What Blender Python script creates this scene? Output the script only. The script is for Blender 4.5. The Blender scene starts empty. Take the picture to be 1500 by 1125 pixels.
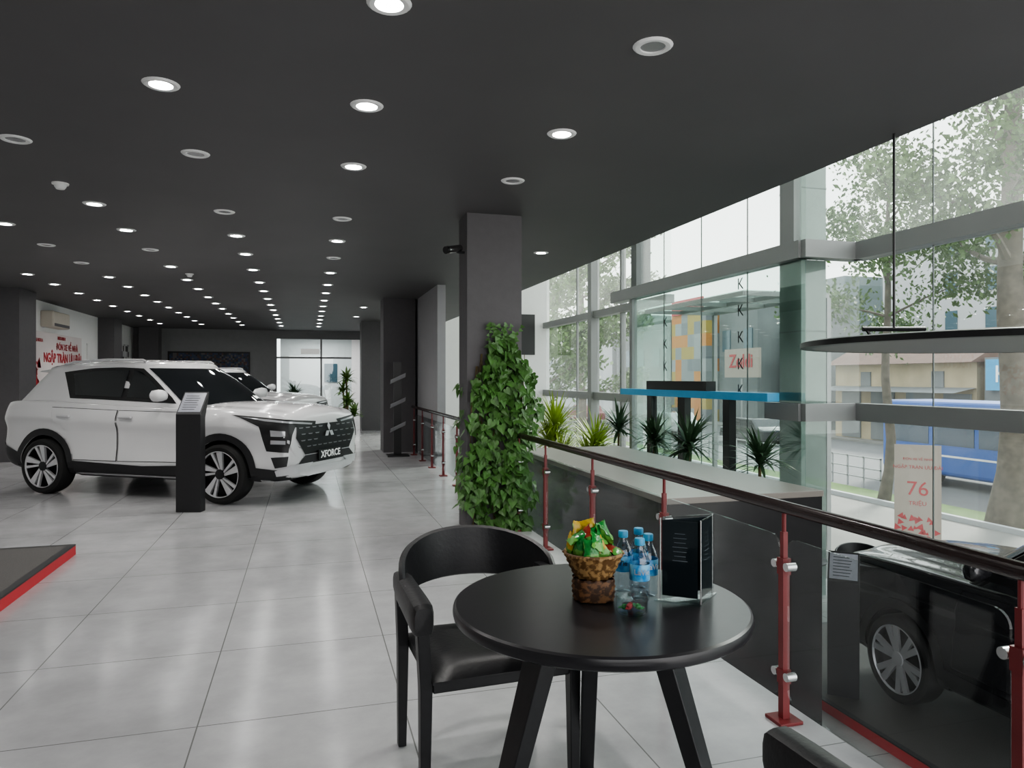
import bpy, bmesh, math, random
from mathutils import Vector, Matrix
from mathutils.bvhtree import BVHTree
R = random.Random(11)
SC = bpy.context.scene
COL = SC.collection
pi = math.pi

# ------------------------------------------------------------------ materials
def _new(name):
    m = bpy.data.materials.new(name); m.use_nodes = True
    nt = m.node_tree
    return m, nt, nt.nodes['Principled BSDF']

def mat(name, col, rough=.5, metal=0., var=.06, scale=8., bump=0., emit=0., spec=None, coat=0., alpha=1.):
    m, nt, b = _new(name)
    tc = nt.nodes.new('ShaderNodeTexCoord')
    nz = nt.nodes.new('ShaderNodeTexNoise'); nz.inputs['Scale'].default_value = scale
    nz.inputs['Detail'].default_value = 4
    nt.links.new(tc.outputs['Object'], nz.inputs['Vector'])
    mx = nt.nodes.new('ShaderNodeMix'); mx.data_type = 'RGBA'
    mx.inputs[6].default_value = tuple(max(0, c*(1-var)) for c in col[:3])+(1,)
    mx.inputs[7].default_value = tuple(min(1, c*(1+var)) for c in col[:3])+(1,)
    nt.links.new(nz.outputs['Fac'], mx.inputs[0])
    nt.links.new(mx.outputs[2], b.inputs['Base Color'])
    b.inputs['Roughness'].default_value = rough
    b.inputs['Metallic'].default_value = metal
    if spec is not None: b.inputs['Specular IOR Level'].default_value = spec
    if coat: b.inputs['Coat Weight'].default_value = coat
    if bump:
        bp = nt.nodes.new('ShaderNodeBump'); bp.inputs['Strength'].default_value = bump
        bp.inputs['Distance'].default_value = .01
        nt.links.new(nz.outputs['Fac'], bp.inputs['Height'])
        nt.links.new(bp.outputs['Normal'], b.inputs['Normal'])
    if emit:
        nt.links.new(mx.outputs[2], b.inputs['Emission Color'])
        b.inputs['Emission Strength'].default_value = emit
    return m

def two_tone(name, c1, c2, scale, rough=.3, edge=.06):
    m, nt, b = _new(name)
    tc = nt.nodes.new('ShaderNodeTexCoord')
    nz = nt.nodes.new('ShaderNodeTexNoise'); nz.inputs['Scale'].default_value = scale
    nt.links.new(tc.outputs['Object'], nz.inputs['Vector'])
    rp = nt.nodes.new('ShaderNodeValToRGB')
    rp.color_ramp.elements[0].position = .52-edge; rp.color_ramp.elements[0].color = c1+(1,)
    rp.color_ramp.elements[1].position = .52+edge; rp.color_ramp.elements[1].color = c2+(1,)
    nt.links.new(nz.outputs['Fac'], rp.inputs[0]); nt.links.new(rp.outputs[0], b.inputs['Base Color'])
    b.inputs['Roughness'].default_value = rough
    return m

def glass_mat(name, tint=(.93, .98, .96), base=.05, edge=.55, haze=0., rough=0.):
    m = bpy.data.materials.new(name); m.use_nodes = True
    nt = m.node_tree; nt.nodes.clear()
    out = nt.nodes.new('ShaderNodeOutputMaterial')
    tr = nt.nodes.new('ShaderNodeBsdfTransparent'); tr.inputs[0].default_value = tint+(1,)
    gl = nt.nodes.new('ShaderNodeBsdfGlossy'); gl.inputs['Roughness'].default_value = rough
    lw = nt.nodes.new('ShaderNodeLayerWeight'); lw.inputs[0].default_value = .5
    pw = nt.nodes.new('ShaderNodeMath'); pw.operation = 'POWER'; pw.inputs[1].default_value = 4
    ma = nt.nodes.new('ShaderNodeMath'); ma.operation = 'MULTIPLY_ADD'
    ma.inputs[1].default_value = edge; ma.inputs[2].default_value = base
    nt.links.new(lw.outputs['Facing'], pw.inputs[0]); nt.links.new(pw.outputs[0], ma.inputs[0])
    mix = nt.nodes.new('ShaderNodeMixShader')
    nt.links.new(ma.outputs[0], mix.inputs[0])
    nt.links.new(tr.outputs[0], mix.inputs[1]); nt.links.new(gl.outputs[0], mix.inputs[2])
    last = mix
    if haze:
        tc = nt.nodes.new('ShaderNodeTexCoord')
        nz = nt.nodes.new('ShaderNodeTexNoise'); nz.inputs['Scale'].default_value = 1.3; nz.inputs['Detail'].default_value = 6
        nt.links.new(tc.outputs['Object'], nz.inputs['Vector'])
        mm = nt.nodes.new('ShaderNodeMath'); mm.operation = 'MULTIPLY'; mm.inputs[1].default_value = haze*2
        nt.links.new(nz.outputs['Fac'], mm.inputs[0])
        tl = nt.nodes.new('ShaderNodeBsdfTranslucent'); tl.inputs[0].default_value = (.95, .97, .95, 1)
        m2 = nt.nodes.new('ShaderNodeMixShader')
        nt.links.new(mm.outputs[0], m2.inputs[0])
        nt.links.new(mix.outputs[0], m2.inputs[1]); nt.links.new(tl.outputs[0], m2.inputs[2])
        last = m2
    nt.links.new(last.outputs[0], out.inputs[0])
    return m

def tile_mat(name, size, ox, oy, c1, c2, rough=.3, line=.0035, linecol=(.12, .12, .12)):
    m, nt, b = _new(name)
    geo = nt.nodes.new('ShaderNodeNewGeometry')
    sp = nt.nodes.new('ShaderNodeSeparateXYZ'); nt.links.new(geo.outputs['Position'], sp.inputs[0])
    def ax(i, o):
        a = nt.nodes.new('ShaderNodeMath'); a.operation = 'SUBTRACT'; a.inputs[1].default_value = o
        nt.links.new(sp.outputs[i], a.inputs[0])
        p = nt.nodes.new('ShaderNodeMath'); p.operation = 'PINGPONG'; p.inputs[1].default_value = size/2
        nt.links.new(a.outputs[0], p.inputs[0])
        l = nt.nodes.new('ShaderNodeMath'); l.operation = 'LESS_THAN'; l.inputs[1].default_value = line
        nt.links.new(p.outputs[0], l.inputs[0])
        return l
    lx, ly = ax(0, ox), ax(1, oy)
    mxx = nt.nodes.new('ShaderNodeMath'); mxx.operation = 'MAXIMUM'
    nt.links.new(lx.outputs[0], mxx.inputs[0]); nt.links.new(ly.outputs[0], mxx.inputs[1])
    nz = nt.nodes.new('ShaderNodeTexNoise'); nz.inputs['Scale'].default_value = 2.2; nz.inputs['Detail'].default_value = 8
    nz.inputs['Roughness'].default_value = .65
    nt.links.new(geo.outputs['Position'], nz.inputs['Vector'])
    rp = nt.nodes.new('ShaderNodeValToRGB')
    rp.color_ramp.elements[0].position = .35; rp.color_ramp.elements[0].color = c1+(1,)
    rp.color_ramp.elements[1].position = .65; rp.color_ramp.elements[1].color = c2+(1,)
    nt.links.new(nz.outputs['Fac'], rp.inputs[0])
    mx = nt.nodes.new('ShaderNodeMix'); mx.data_type = 'RGBA'
    nt.links.new(mxx.outputs[0], mx.inputs[0]); nt.links.new(rp.outputs[0], mx.inputs[6])
    mx.inputs[7].default_value = linecol+(1,)
    nt.links.new(mx.outputs[2], b.inputs['Base Color'])
    b.inputs['Roughness'].default_value = rough
    return m

def grid_mat(name, cols, size, rough=.5):
    m, nt, b = _new(name)
    tc = nt.nodes.new('ShaderNodeNewGeometry')
    sc = nt.nodes.new('ShaderNodeVectorMath'); sc.operation = 'SCALE'; sc.inputs['Scale'].default_value = 1/size
    nt.links.new(tc.outputs['Position'], sc.inputs[0])
    fl = nt.nodes.new('ShaderNodeVectorMath'); fl.operation = 'FLOOR'; nt.links.new(sc.outputs[0], fl.inputs[0])
    wn = nt.nodes.new('ShaderNodeTexWhiteNoise'); nt.links.new(fl.outputs[0], wn.inputs['Vector'])
    rp = nt.nodes.new('ShaderNodeValToRGB'); rp.color_ramp.interpolation = 'CONSTANT'
    n = len(cols)
    rp.color_ramp.elements[0].color = cols[0]+(1,)
    rp.color_ramp.elements[1].position = 1/n; rp.color_ramp.elements[1].color = cols[1]+(1,)
    for i in range(2, n):
        e = rp.color_ramp.elements.new(i/n); e.color = cols[i]+(1,)
    nt.links.new(wn.outputs['Value'], rp.inputs[0])
    nt.links.new(rp.outputs[0], b.inputs['Base Color'])
    b.inputs['Roughness'].default_value = rough
    return m

M = {}
M['floor'] = tile_mat('floor_tile', .85, -.44, 3.2, (.33, .33, .34), (.42, .42, .43), .17, .003, (.16,.16,.16))
M['lower_floor'] = tile_mat('lower_floor_tile', .85, 2.1, 3.0, (.32, .32, .315), (.40, .40, .395), .2)
M['ceil'] = mat('ceiling_paint', (.098, .094, .097), .6, var=.12, scale=1.2)
M['dgrey'] = mat('dark_grey_paint', (.105, .10, .105), .65, var=.1, scale=14, bump=.25)
M['backgrey'] = mat('mid_grey_paint', (.22, .22, .225), .65, var=.08)
M['mgrey'] = mat('grey_paint', (.33, .33, .34), .6, var=.05)
M['white'] = mat('white_paint', (.78, .78, .77), .6, var=.03)
M['blk'] = mat('black_satin', (.012, .012, .013), .38, var=.2)
M['counter'] = mat('dark_glossy_panel', (.024, .024, .025), .16, var=.3, scale=2, coat=.3)
M['blkwood'] = mat('black_wood', (.016, .016, .018), .42, var=.35, scale=30, bump=.05)
M['tabletop'] = mat('black_table_laminate', (.024, .023, .026), .28, var=.25, scale=6, bump=.04)
M['leather'] = mat('black_leather', (.014, .014, .016), .42, var=.2, scale=60, bump=.12)
M['chrome'] = mat('brushed_steel', (.6, .6, .6), .25, 1.)
M['alu'] = mat('aluminium_cladding', (.27, .275, .275), .45, .2, var=.08, scale=2)
M['aludark'] = mat('aluminium_seam', (.13, .14, .14), .45, .4)
M['greenpier'] = mat('grey_green_glass_cladding', (.26, .29, .275), .10, .0, var=.4, scale=1.5, spec=.8, coat=.4)
M['red'] = mat('dark_red_paint', (.155, .020, .022), .45, var=.2)
M['redbright'] = mat('red_trim', (.50, .025, .035), .45)
M['handrail'] = mat('dark_handrail', (.026, .015, .014), .22, var=.3, scale=20)
M['glass'] = glass_mat('facade_glass', (.91, .95, .935), .04, .35, haze=.018)
M['glassup'] = glass_mat('upper_facade_glass', (.94, .98, .96), .03, .25, haze=.06)
M['glassgreen'] = glass_mat('green_vestibule_glass', (.79, .88, .85), .09, .4, haze=.025)
M['railglass'] = glass_mat('railing_glass', (.88, .90, .90), .04, .4)
M['clear'] = glass_mat('clear_glass', (.9, .95, .95), .08, .6)
M['pet'] = glass_mat('clear_plastic', (.86, .93, .97), .1, .7)
M['carwhite'] = mat('white_car_paint', (.64, .64, .65), .18, var=.01, coat=.6)
M['carblack'] = mat('charcoal_car_paint', (.030, .030, .034), .2, .3, var=.1, coat=.8)
M['carglass'] = mat('car_window_glass', (.012, .014, .016), .04, var=.1, spec=.7)
M['plastic'] = mat('black_plastic', (.018, .018, .02), .5, var=.15, scale=40)
M['rubber'] = mat('tyre_rubber', (.014, .014, .014), .75, var=.2, scale=50)
M['silver'] = mat('silver_alloy', (.62, .62, .64), .32, .45)
M['grillesilver'] = mat('satin_grille_metal', (.22, .22, .23), .4, .3)
M['headl'] = mat('headlamp_lens', (.45, .46, .48), .12, .3)
M['taill'] = mat('tail_lamp_lens', (.4, .02, .02), .15)
M['lampon'] = mat('lit_lamp', (1, .99, .96), .5, var=0, emit=70.)
M['lampoff'] = mat('unlit_lamp', (.35, .35, .36), .25, .5)
M['lampring'] = mat('white_lamp_ring', (.75, .75, .75), .4)
M['leaf'] = mat('ivy_leaf', (.066, .160, .036), .42, var=.8, scale=14)
M['vine'] = mat('vine_stem', (.12, .09, .04), .8)
M['treeleaf'] = mat('tree_leaf', (.085, .15, .04), .6, var=.5, scale=1.5)
M['bark'] = mat('mottled_bark', (.125, .105, .085), .9, var=.6, scale=5, bump=.5)
M['palm'] = mat('yellow_green_frond', (.26, .36, .05), .5, var=.4, scale=4)
M['shrub'] = mat('mid_green_frond', (.10, .19, .04), .5, var=.4, scale=4)
M['dracaena'] = mat('dark_spiky_leaf', (.05, .10, .05), .45, var=.5, scale=6)
M['pot'] = mat('grey_planter', (.2, .2, .2), .6)
M['stone'] = mat('beige_laminate_top', (.235, .215, .195), .3, var=.08, scale=3)
M['platetop'] = mat('textured_platform_top', (.075, .07, .066), .5, var=.6, scale=120, bump=.4)
M['asphalt'] = mat('asphalt', (.14, .14, .14), .9, var=.15, scale=2)
M['pave'] = mat('pavement', (.21, .205, .19), .9, var=.2, scale=1.5)
M['grass'] = mat('grass_strip', (.09, .15, .04), .9, var=.4, scale=3)
M['blue'] = mat('blue_sign', (.04, .28, .50), .4, emit=.12)
M['busblue'] = mat('blue_bus_paint', (.012, .085, .36), .3)
M['busglass'] = mat('bus_window_glass', (.02, .045, .08), .12)
M['yellowwall'] = mat('yellow_render', (.36, .30, .20), .9, var=.45, scale=.9)
M['rooftile'] = mat('brown_roof_tiles', (.11, .065, .05), .9, var=.4, scale=2.5)
M['concrete'] = mat('pale_concrete', (.42, .43, .44), .9, var=.1, scale=.4)
M['greenglassb'] = grid_mat('office_facade', [(.10, .14, .14), (.17, .21, .21), (.13, .17, .18)], 1.1)
M['orangegrid'] = grid_mat('orange_panels', [(.50, .17, .02), (.38, .27, .05), (.16, .17, .19), (.28, .29, .30), (.22, .23, .24), (.52, .20, .03)], 1.0)
M['greywall'] = mat('grey_shopfront', (.15, .16, .165), .8, var=.5, scale=.5)
M['winblue'] = mat('window_pane_blue', (.06, .11, .14), .15)
M['wicker'] = two_tone('tan_wicker', (.12, .06, .018), (.36, .22, .09), 55, .6)
M['wickerdark'] = two_tone('brown_wicker', (.05, .022, .01), (.18, .085, .035), 55, .55)
M['snackg'] = two_tone('green_wrapper', (.03, .24, .05), (.16, .42, .09), 16, .25, .02)
M['snacky'] = two_tone('yellow_wrapper', (.52, .36, .04), (.14, .38, .08), 16, .25, .02)
M['snackr'] = two_tone('red_wrapper', (.35, .05, .03), (.10, .34, .07), 16, .25, .02)
M['cap'] = mat('blue_bottle_cap', (.06, .36, .62), .35)
M['label'] = two_tone('blue_bottle_label', (.02, .24, .60), (.20, .55, .80), 30, .35, .1)
M['txtw'] = mat('white_lettering', (.85, .85, .85), .5, var=0)
M['txtr'] = mat('red_lettering', (.42, .035, .045), .5, var=0)
M['txtd'] = mat('dark_lettering', (.03, .03, .035), .5, var=0)
M['poster'] = mat('pale_poster_paper', (.66, .61, .60), .6, var=.05, scale=2)
M['menu'] = mat('dark_menu_card', (.014, .022, .028), .3, var=.3, scale=4)
M['screen'] = mat('pale_screen', (.30, .31, .35), .2, var=.2, scale=20)
M['banner'] = mat('beige_banner_cloth', (.36, .30, .26), .8, var=.06, scale=3)
M['mural'] = grid_mat('city_picture', [(.02, .03, .08), (.07, .035, .03), (.03, .05, .09), (.015, .015, .02), (.10, .09, .09), (.02, .03, .05)], .055)
M['bwposter'] = grid_mat('black_white_picture', [(.7, .7, .7), (.05, .05, .05), (.6, .6, .6), (.4, .4, .4)], .16)
M['lampwhite'] = mat('light_box_face', (.85, .85, .82), .5, var=0, emit=.35)
M['diffuser'] = mat('pendant_diffuser', (.20, .20, .195), .5, var=0)
M['beige'] = mat('aged_cream_plastic', (.54, .50, .43), .5)

# ------------------------------------------------------------------ mesh builder
class MB:
    def __init__(s): s.v = []; s.f = []; s.mi = []
    def add(s, vs, fs, mi=0):
        o = len(s.v); s.v += [Vector(v) for v in vs]
        for f in fs: s.f.append([i+o for i in f]); s.mi.append(mi)
        return s
    def box(s, x0, x1, y0, y1, z0, z1, mi=0):
        vs = [(x0,y0,z0),(x1,y0,z0),(x1,y1,z0),(x0,y1,z0),(x0,y0,z1),(x1,y0,z1),(x1,y1,z1),(x0,y1,z1)]
        return s.add(vs, [(0,3,2,1),(4,5,6,7),(0,1,5,4),(1,2,6,5),(2,3,7,6),(3,0,4,7)], mi)
    def tube(s, pts, rs, seg=10, mi=0):
        pts = [Vector(p) for p in pts]
        if not isinstance(rs, (list, tuple)): rs = [rs]*len(pts)
        vs = []; up = None
        for i, p in enumerate(pts):
            a = pts[max(0, i-1)]; b = pts[min(len(pts)-1, i+1)]
            d = (b-a).normalized()
            if up is None: up = Vector((0,0,1)) if abs(d.z) < .9 else Vector((1,0,0))
            e1 = (up - d*up.dot(d)).normalized(); e2 = d.cross(e1); up = e1
            for k in range(seg):
                an = 2*pi*k/seg
                vs.append(p + e1*math.cos(an)*rs[i] + e2*math.sin(an)*rs[i])
        fs = []; n = len(pts)
        for i in range(n-1):
            for k in range(seg):
                k2 = (k+1) % seg
                fs.append((i*seg+k, i*seg+k2, (i+1)*seg+k2, (i+1)*seg+k))
        fs.append(tuple(reversed(range(seg)))); fs.append(tuple((n-1)*seg+k for k in range(seg)))
        return s.add(vs, fs, mi)
    def lathe(s, prof, seg=24, c=(0,0,0), mi=0, axis='z', fn=None):
        vs = []; fs = []
        for i, (r, z) in enumerate(prof):
            for k in range(seg):
                a = 2*pi*k/seg
                rr = max(r, 1e-4)
                if fn: rr = rr+fn(i, a)
                x, y = rr*math.cos(a), rr*math.sin(a)
                if axis == 'z': p = (c[0]+x, c[1]+y, c[2]+z)
                else: p = (c[0]+x, c[1]+z, c[2]-y)
                vs.append(p)
        for i in range(len(prof)-1):
            for k in range(seg):
                k2 = (k+1) % seg
                fs.append((i*seg+k, i*seg+k2, (i+1)*seg+k2, (i+1)*seg+k))
        return s.add(vs, fs, mi)
    def xf(s, mtx):
        s.v = [mtx @ v for v in s.v]; return s

def finish(name, verts, faces, mats, mi=None, parent=None, smooth=False, bevel=0, recenter=False, autos=True):
    me = bpy.data.meshes.new(name)
    verts = [Vector(v) for v in verts]
    loc = Vector((0,0,0))
    if recenter and verts:
        xs = [v.x for v in verts]; ys = [v.y for v in verts]; zs = [v.z for v in verts]
        loc = Vector(((min(xs)+max(xs))/2, (min(ys)+max(ys))/2, min(zs)))
        verts = [v-loc for v in verts]
    me.from_pydata(verts, [], faces)
    if not isinstance(mats, (list, tuple)): mats = [mats]
    for m in mats: me.materials.append(m)
    if mi:
        for p, i in zip(me.polygons, mi): p.material_index = i
    if smooth:
        me.polygons.foreach_set('use_smooth', [True]*len(me.polygons))
        if autos:
            bm = bmesh.new(); bm.from_mesh(me)
            for e in bm.edges:
                if len(e.link_faces) == 2 and e.calc_face_angle(0) > .6: e.smooth = False
            bm.to_mesh(me); bm.free()
    me.update()
    ob = bpy.data.objects.new(name, me); COL.objects.link(ob)
    ob.location = loc
    if bevel:
        b = ob.modifiers.new('b', 'BEVEL'); b.width = bevel; b.segments = 3; b.limit_method = 'ANGLE'
    if parent: ob.parent = parent
    return ob

def obj(mb, name, mats, parent=None, smooth=False, bevel=0, label=None, cat=None, group=None, kind=None, autos=True):
    ob = finish(name, mb.v, mb.f, mats, mb.mi, parent, smooth, bevel, recenter=(parent is None), autos=autos)
    meta(ob, label, cat, group, kind)
    return ob

def meta(ob, label=None, cat=None, group=None, kind=None):
    if label: ob['label'] = label
    if cat: ob['category'] = cat
    if group: ob['group'] = group
    if kind: ob['kind'] = kind

def thing(name, label, cat, loc=(0,0,0), rot=0., group=None):
    e = bpy.data.objects.new(name, None); COL.objects.link(e)
    e.empty_display_size = .1
    e.location = loc; e.rotation_euler = (0, 0, rot)
    meta(e, label, cat, group)
    return e

def dup(t, loc, rot=None, label=None):
    def rec(o, par):
        c = o.copy(); COL.objects.link(c)
        if par: c.parent = par; c.matrix_parent_inverse = o.matrix_parent_inverse.copy()
        for ch in o.children: rec(ch, c)
        return c
    n = rec(t, None); n.location = loc
    if rot is not None: n.rotation_euler = (0, 0, rot)
    if label: n['label'] = label
    return n

def struct(name, x0, x1, y0, y1, z0, z1, m, label=None, cat=None):
    o = obj(MB().box(x0,x1,y0,y1,z0,z1), name, m, kind='structure')
    base = name.split('_')[0].split('.')[0]
    o['category'] = cat or base
    o['label'] = label or ('plain painted %s of the showroom interior' % base)
    return o

def mtx(loc, right, up):
    r = Vector(right).normalized(); u = Vector(up).normalized(); n = r.cross(u)
    return Matrix((( r.x,u.x,n.x,loc[0]),(r.y,u.y,n.y,loc[1]),(r.z,u.z,n.z,loc[2]),(0,0,0,1)))

def text(name, s, size, m, mt, parent, ext=.001, fn=None, bold=0.):
    cu = bpy.data.curves.new(name, 'FONT'); cu.body = s; cu.size = size
    cu.align_x = 'CENTER'; cu.align_y = 'CENTER'; cu.extrude = ext; cu.offset = bold; cu.resolution_u = 3
    o = bpy.data.objects.new(name, cu); COL.objects.link(o)
    bpy.context.view_layer.update()
    dg = bpy.context.evaluated_depsgraph_get()
    me = bpy.data.meshes.new_from_object(o.evaluated_get(dg))
    bpy.data.objects.remove(o); bpy.data.curves.remove(cu)
    for v in me.vertices:
        p = v.co.copy()
        if fn: p = fn(p)
        v.co = mt @ p
    me.materials.clear(); me.materials.append(m); me.name = name
    ob = bpy.data.objects.new(name, me); COL.objects.link(ob)
    if parent: ob.parent = parent
    return ob

# ------------------------------------------------------------------ ROOM
CZ = 3.02; LF = -1.6; GZ = -2.0
XB = 7.45; XA = 6.57; YC = 8.24; YV = 13.6; YE = 21.8
struct('floor', -5.4, 2.06, -2.5, 28, -.2, 0, M['floor'], 'large pale grey floor tiles with thin dark joints')
struct('floor', 2.06, XB+.15, -2.5, YE+.1, LF-.2, LF, M['lower_floor'], 'pale tiled floor of the sunken showroom level')
struct('ceiling', -5.4, 3.70, -2.5, 28, CZ, CZ+.3, M['ceil'], 'dark grey painted ceiling with recessed downlights')
struct('ceiling', 3.70, XB+.3, -2.5, YE+.1, 6.2, 6.4, M['white'], 'pale ceiling over the double height glazed strip')
struct('wall_upper', 3.62, 3.70, -2.5, YE, CZ+.3, 6.2, M['white'])
struct('wall_left', -5.4, -5.2, -2.5, 28, 0, CZ, M['white'], 'white painted side wall carrying posters')
struct('wall_light_block', -5.4, -1.2, -2.7, -2.5, 0, CZ, M['mgrey'], 'unseen grey wall added behind the camera to block light')  # unseen, added behind the camera to deepen the shade on the left
struct('wall_back', -5.2, -.96, 24.5, 24.7, 0, CZ, M['backgrey'], 'mid grey painted end wall of the showroom')
struct('wall_bulkhead', -.96, 2.05, 24.5, 24.7, 2.75, CZ, M['backgrey'], 'grey bulkhead above the glazed office front')
struct('wall_office', -.96, 2.05, 27.8, 28, 0, CZ, M['white'], 'white rear wall of the office room')
struct('wall_right', 2.05, 2.17, 20.6, 28, 0, CZ, M['white'])
struct('wall_partition', 2.10, 2.24, 11.8, 14.6, LF, CZ, M['mgrey'], 'light grey partition wall end beside the railing')
struct('wall_end', 2.24, XB+.1, YE, YE+.2, LF, 6.2, M['white'], 'tall white end wall beyond the sunken level')
struct('wall_step', 1.98, 2.06, -2.5, YE, LF, -.2, M['mgrey'], 'grey retaining wall below the upper floor edge')
struct('window_1', -.96, 1.44, 24.58, 24.62, 0, 2.75, M['clear'], 'clear glass office front with slim frame')
struct('trim_1', .42, .48, 24.56, 24.64, 0, 2.75, M['alu'])
struct('trim_2', -.96, 1.44, 24.56, 24.64, 2.1, 2.16, M['alu'])

def column(x0, x1, y0, y1, z0=0, label='square dark grey textured concrete column'):
    return obj(MB().box(x0,x1,y0,y1,z0,CZ), 'column', M['dgrey'], label=label, cat='column', kind='structure')
column(1.456, 1.995, 6.58, 6.95, 0, 'square dark grey textured column wrapped in ivy')
column(1.43, 2.05, 14.0, 14.6)
column(1.44, 2.03, 20.0, 20.6)
column(-5.2, -4.8, 14.2, 15.0)
column(-5.2, -4.82, 20.6, 21.4)
column(-4.95, -4.4, 24.0, 24.5)

wn = [2]; tn = [3]
def win(x0,x1,y0,y1,z0,z1,m,label):
    struct('window_%d' % wn[0], x0,x1,y0,y1,z0,z1,m,label); wn[0] += 1
def trim(x0,x1,y0,y1,z0,z1,m=None,label='grey aluminium clad frame member of the glazed front'):
    struct('trim_%d' % tn[0], x0,x1,y0,y1,z0,z1,m or M['alu'],label); tn[0] += 1
GL = 'tall frameless clear glass pane facing the street'
ys = [YC-1.24*k for k in range(0, 9)]
for i in range(8):
    a, b = ys[i+1]+.008, ys[i]-.008
    win(XB-.006, XB+.006, a, b, LF, .86, M['glass'], GL)
    win(XB-.006, XB+.006, a, b, 1.08, 3.10, M['glass'], GL)
    win(XB-.006, XB+.006, a, b, 3.34, 6.2, M['glassup'], GL)
for k in range(1, 8):
    trim(XB-.007, XB+.007, ys[k]-.007, ys[k]+.007, LF, 6.2, M['aludark'], 'thin dark silicone joint between glass panes')
trim(XB-.14, XB+.10, -1.7, YC, .86, 1.10)
trim(XB-.14, XB+.10, -1.7, YC, 3.10, 3.34)
win(XA, XB, YC-.006, YC+.006, LF, .86, M['glass'], 'narrow clear glass return pane')
win(XA, XB, YC-.006, YC+.006, 1.08, 3.10, M['glass'], 'narrow clear glass return pane')
win(XA, XB, YC-.006, YC+.006, 3.34, 6.2, M['glass'], 'narrow clear glass return pane')
trim(XA-.08, XB, YC-.10, YC+.12, .86, 1.10)
trim(XA-.08, XB, YC-.10, YC+.12, 3.10, 3.34)
PL = 'grey green glass clad structural pier at vestibule corner'
for (z0, z1) in ((LF, .86), (1.10, 3.10), (3.34, 6.2)):
    trim(XA+.03, XA+.44, YC+.13, YC+.60, z0, z1, M['greenpier'], PL)
for z in (-.6, 2.1, 4.1, 5.0):
    trim(XA+.025, XA+.445, YC+.125, YC+.605, z, z+.015, M['aludark'], 'thin dark joint around the glass clad pier')
yy = [YC, 9.58, 10.92, 12.26, YV]
for i in range(4):
    win(XA-.006, XA+.006, yy[i]+.006, yy[i+1]-.006, LF, 3.10, M['glassgreen'], 'large greenish glass pane of the entrance vestibule')
    win(XA-.006, XA+.006, yy[i]+.006, yy[i+1]-.006, 3.34, 6.2, M['glassup'], GL)
    if i: trim(XA-.008, XA+.008, yy[i]-.006, yy[i]+.006, LF, 6.2, M['aludark'], 'thin dark silicone joint between glass panes')
trim(XA-.12, XA+.12, YC, YV+.9, 3.10, 3.34)
trim(XA-.12, XA+.02, YC, YC+.75, .86, 1.10)
trim(XA-.10, XA+.02, YC+.12, YC+.42, 3.34, 6.2)
trim(XA-.10, XA+.22, YV-.35, YV-.1, 3.34, 6.2, M['aludark'])
trim(XA-.06, XA+.06, YV-.06, YV+.06, LF, 3.1)
win(XA, XB, YV-.006, YV+.006, LF, 3.1, M['glassgreen'], 'narrow greenish glass return pane')
yf = [YV, 14.95, 16.3, 17.7, 19.05, 20.4, YE]
for i in range(6):
    win(XB-.006, XB+.006, yf[i]+.01, yf[i+1]-.01, LF, .9, M['glass'], GL)
    win(XB-.006, XB+.006, yf[i]+.01, yf[i+1]-.01, 1.08, 3.06, M['glass'], GL)
    win(XB-.006, XB+.006, yf[i]+.01, yf[i+1]-.01, 3.24, 6.2, M['glassup'], GL)
trim(XB-.12, XB+.08, YV, YE, .88, 1.08)
trim(XB-.12, XB+.08, YV, YE, 3.06, 3.24)
trim(XB-.18, XB+.06, 17.6, 17.85, LF, 6.2)
trim(XB-.06, XB+.06, 15.95, 16.05, LF, 6.2)
trim(XB-.03, XB+.03, 19.02, 19.08, LF, 6.2)
cn = thing('entrance_canopy', 'flat glass canopy on slim grey frame over the entrance', 'canopy', (XA+.95, 11.6, 2.78))
mb = MB()
for y in (-1.7, -.85, 0, .85, 1.7): mb.box(-.8, .8, y-.025, y+.025, 0, .07)
for x in (-.8, 0, .8): mb.box(x-.025, x+.025, -1.72, 1.72, 0, .07)
for (x, y) in ((.8, -1.7), (.8, 1.7)): mb.box(x-.04, x+.04, y-.04, y+.04, GZ-2.78, 0)
obj(mb, 'canopy_frame', M['alu'], cn)
obj(MB().box(-.8, .8, -1.7, 1.7, .08, .09), 'canopy_glass', M['glassgreen'], cn)
for y, n in ((12.2, 4), (9.75, 5)):  # columns of flat dark K glyphs just inside the vestibule glass
    for k in range(n):
        t = text('glass_letter', 'K', .26, M['txtd'], mtx((XA-.012, y, 1.25+.42*k), (0,-1,0), (0,0,1)), None)
        meta(t, 'dark letter on the vestibule glass', 'letter', 'letters on the vestibule glass')

pt = thing('entrance_portal', 'black door portal with bright blue header bar', 'doorway', (6.28, 11, LF))
obj(MB().box(-.10, .10, -2.45, 2.4, 2.72, 2.84), 'header', M['blue'], pt, bevel=.008)['label'] = 'bright blue header bar'
for y, w in ((1.2, .09), (0., .12), (-1.37, .09)):
    obj(MB().box(-.06, .06, y-w, y+w, 0, 2.72), 'post', M['blk'], pt)
obj(MB().box(-.09, .09, -.85, 1.25, 2.84, 3.0), 'header_box', M['blk'], pt)
obj(MB().box(-.02, .02, .12, 1.11, 0, 2.72), 'door_leaf', M['railglass'], pt)

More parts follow.
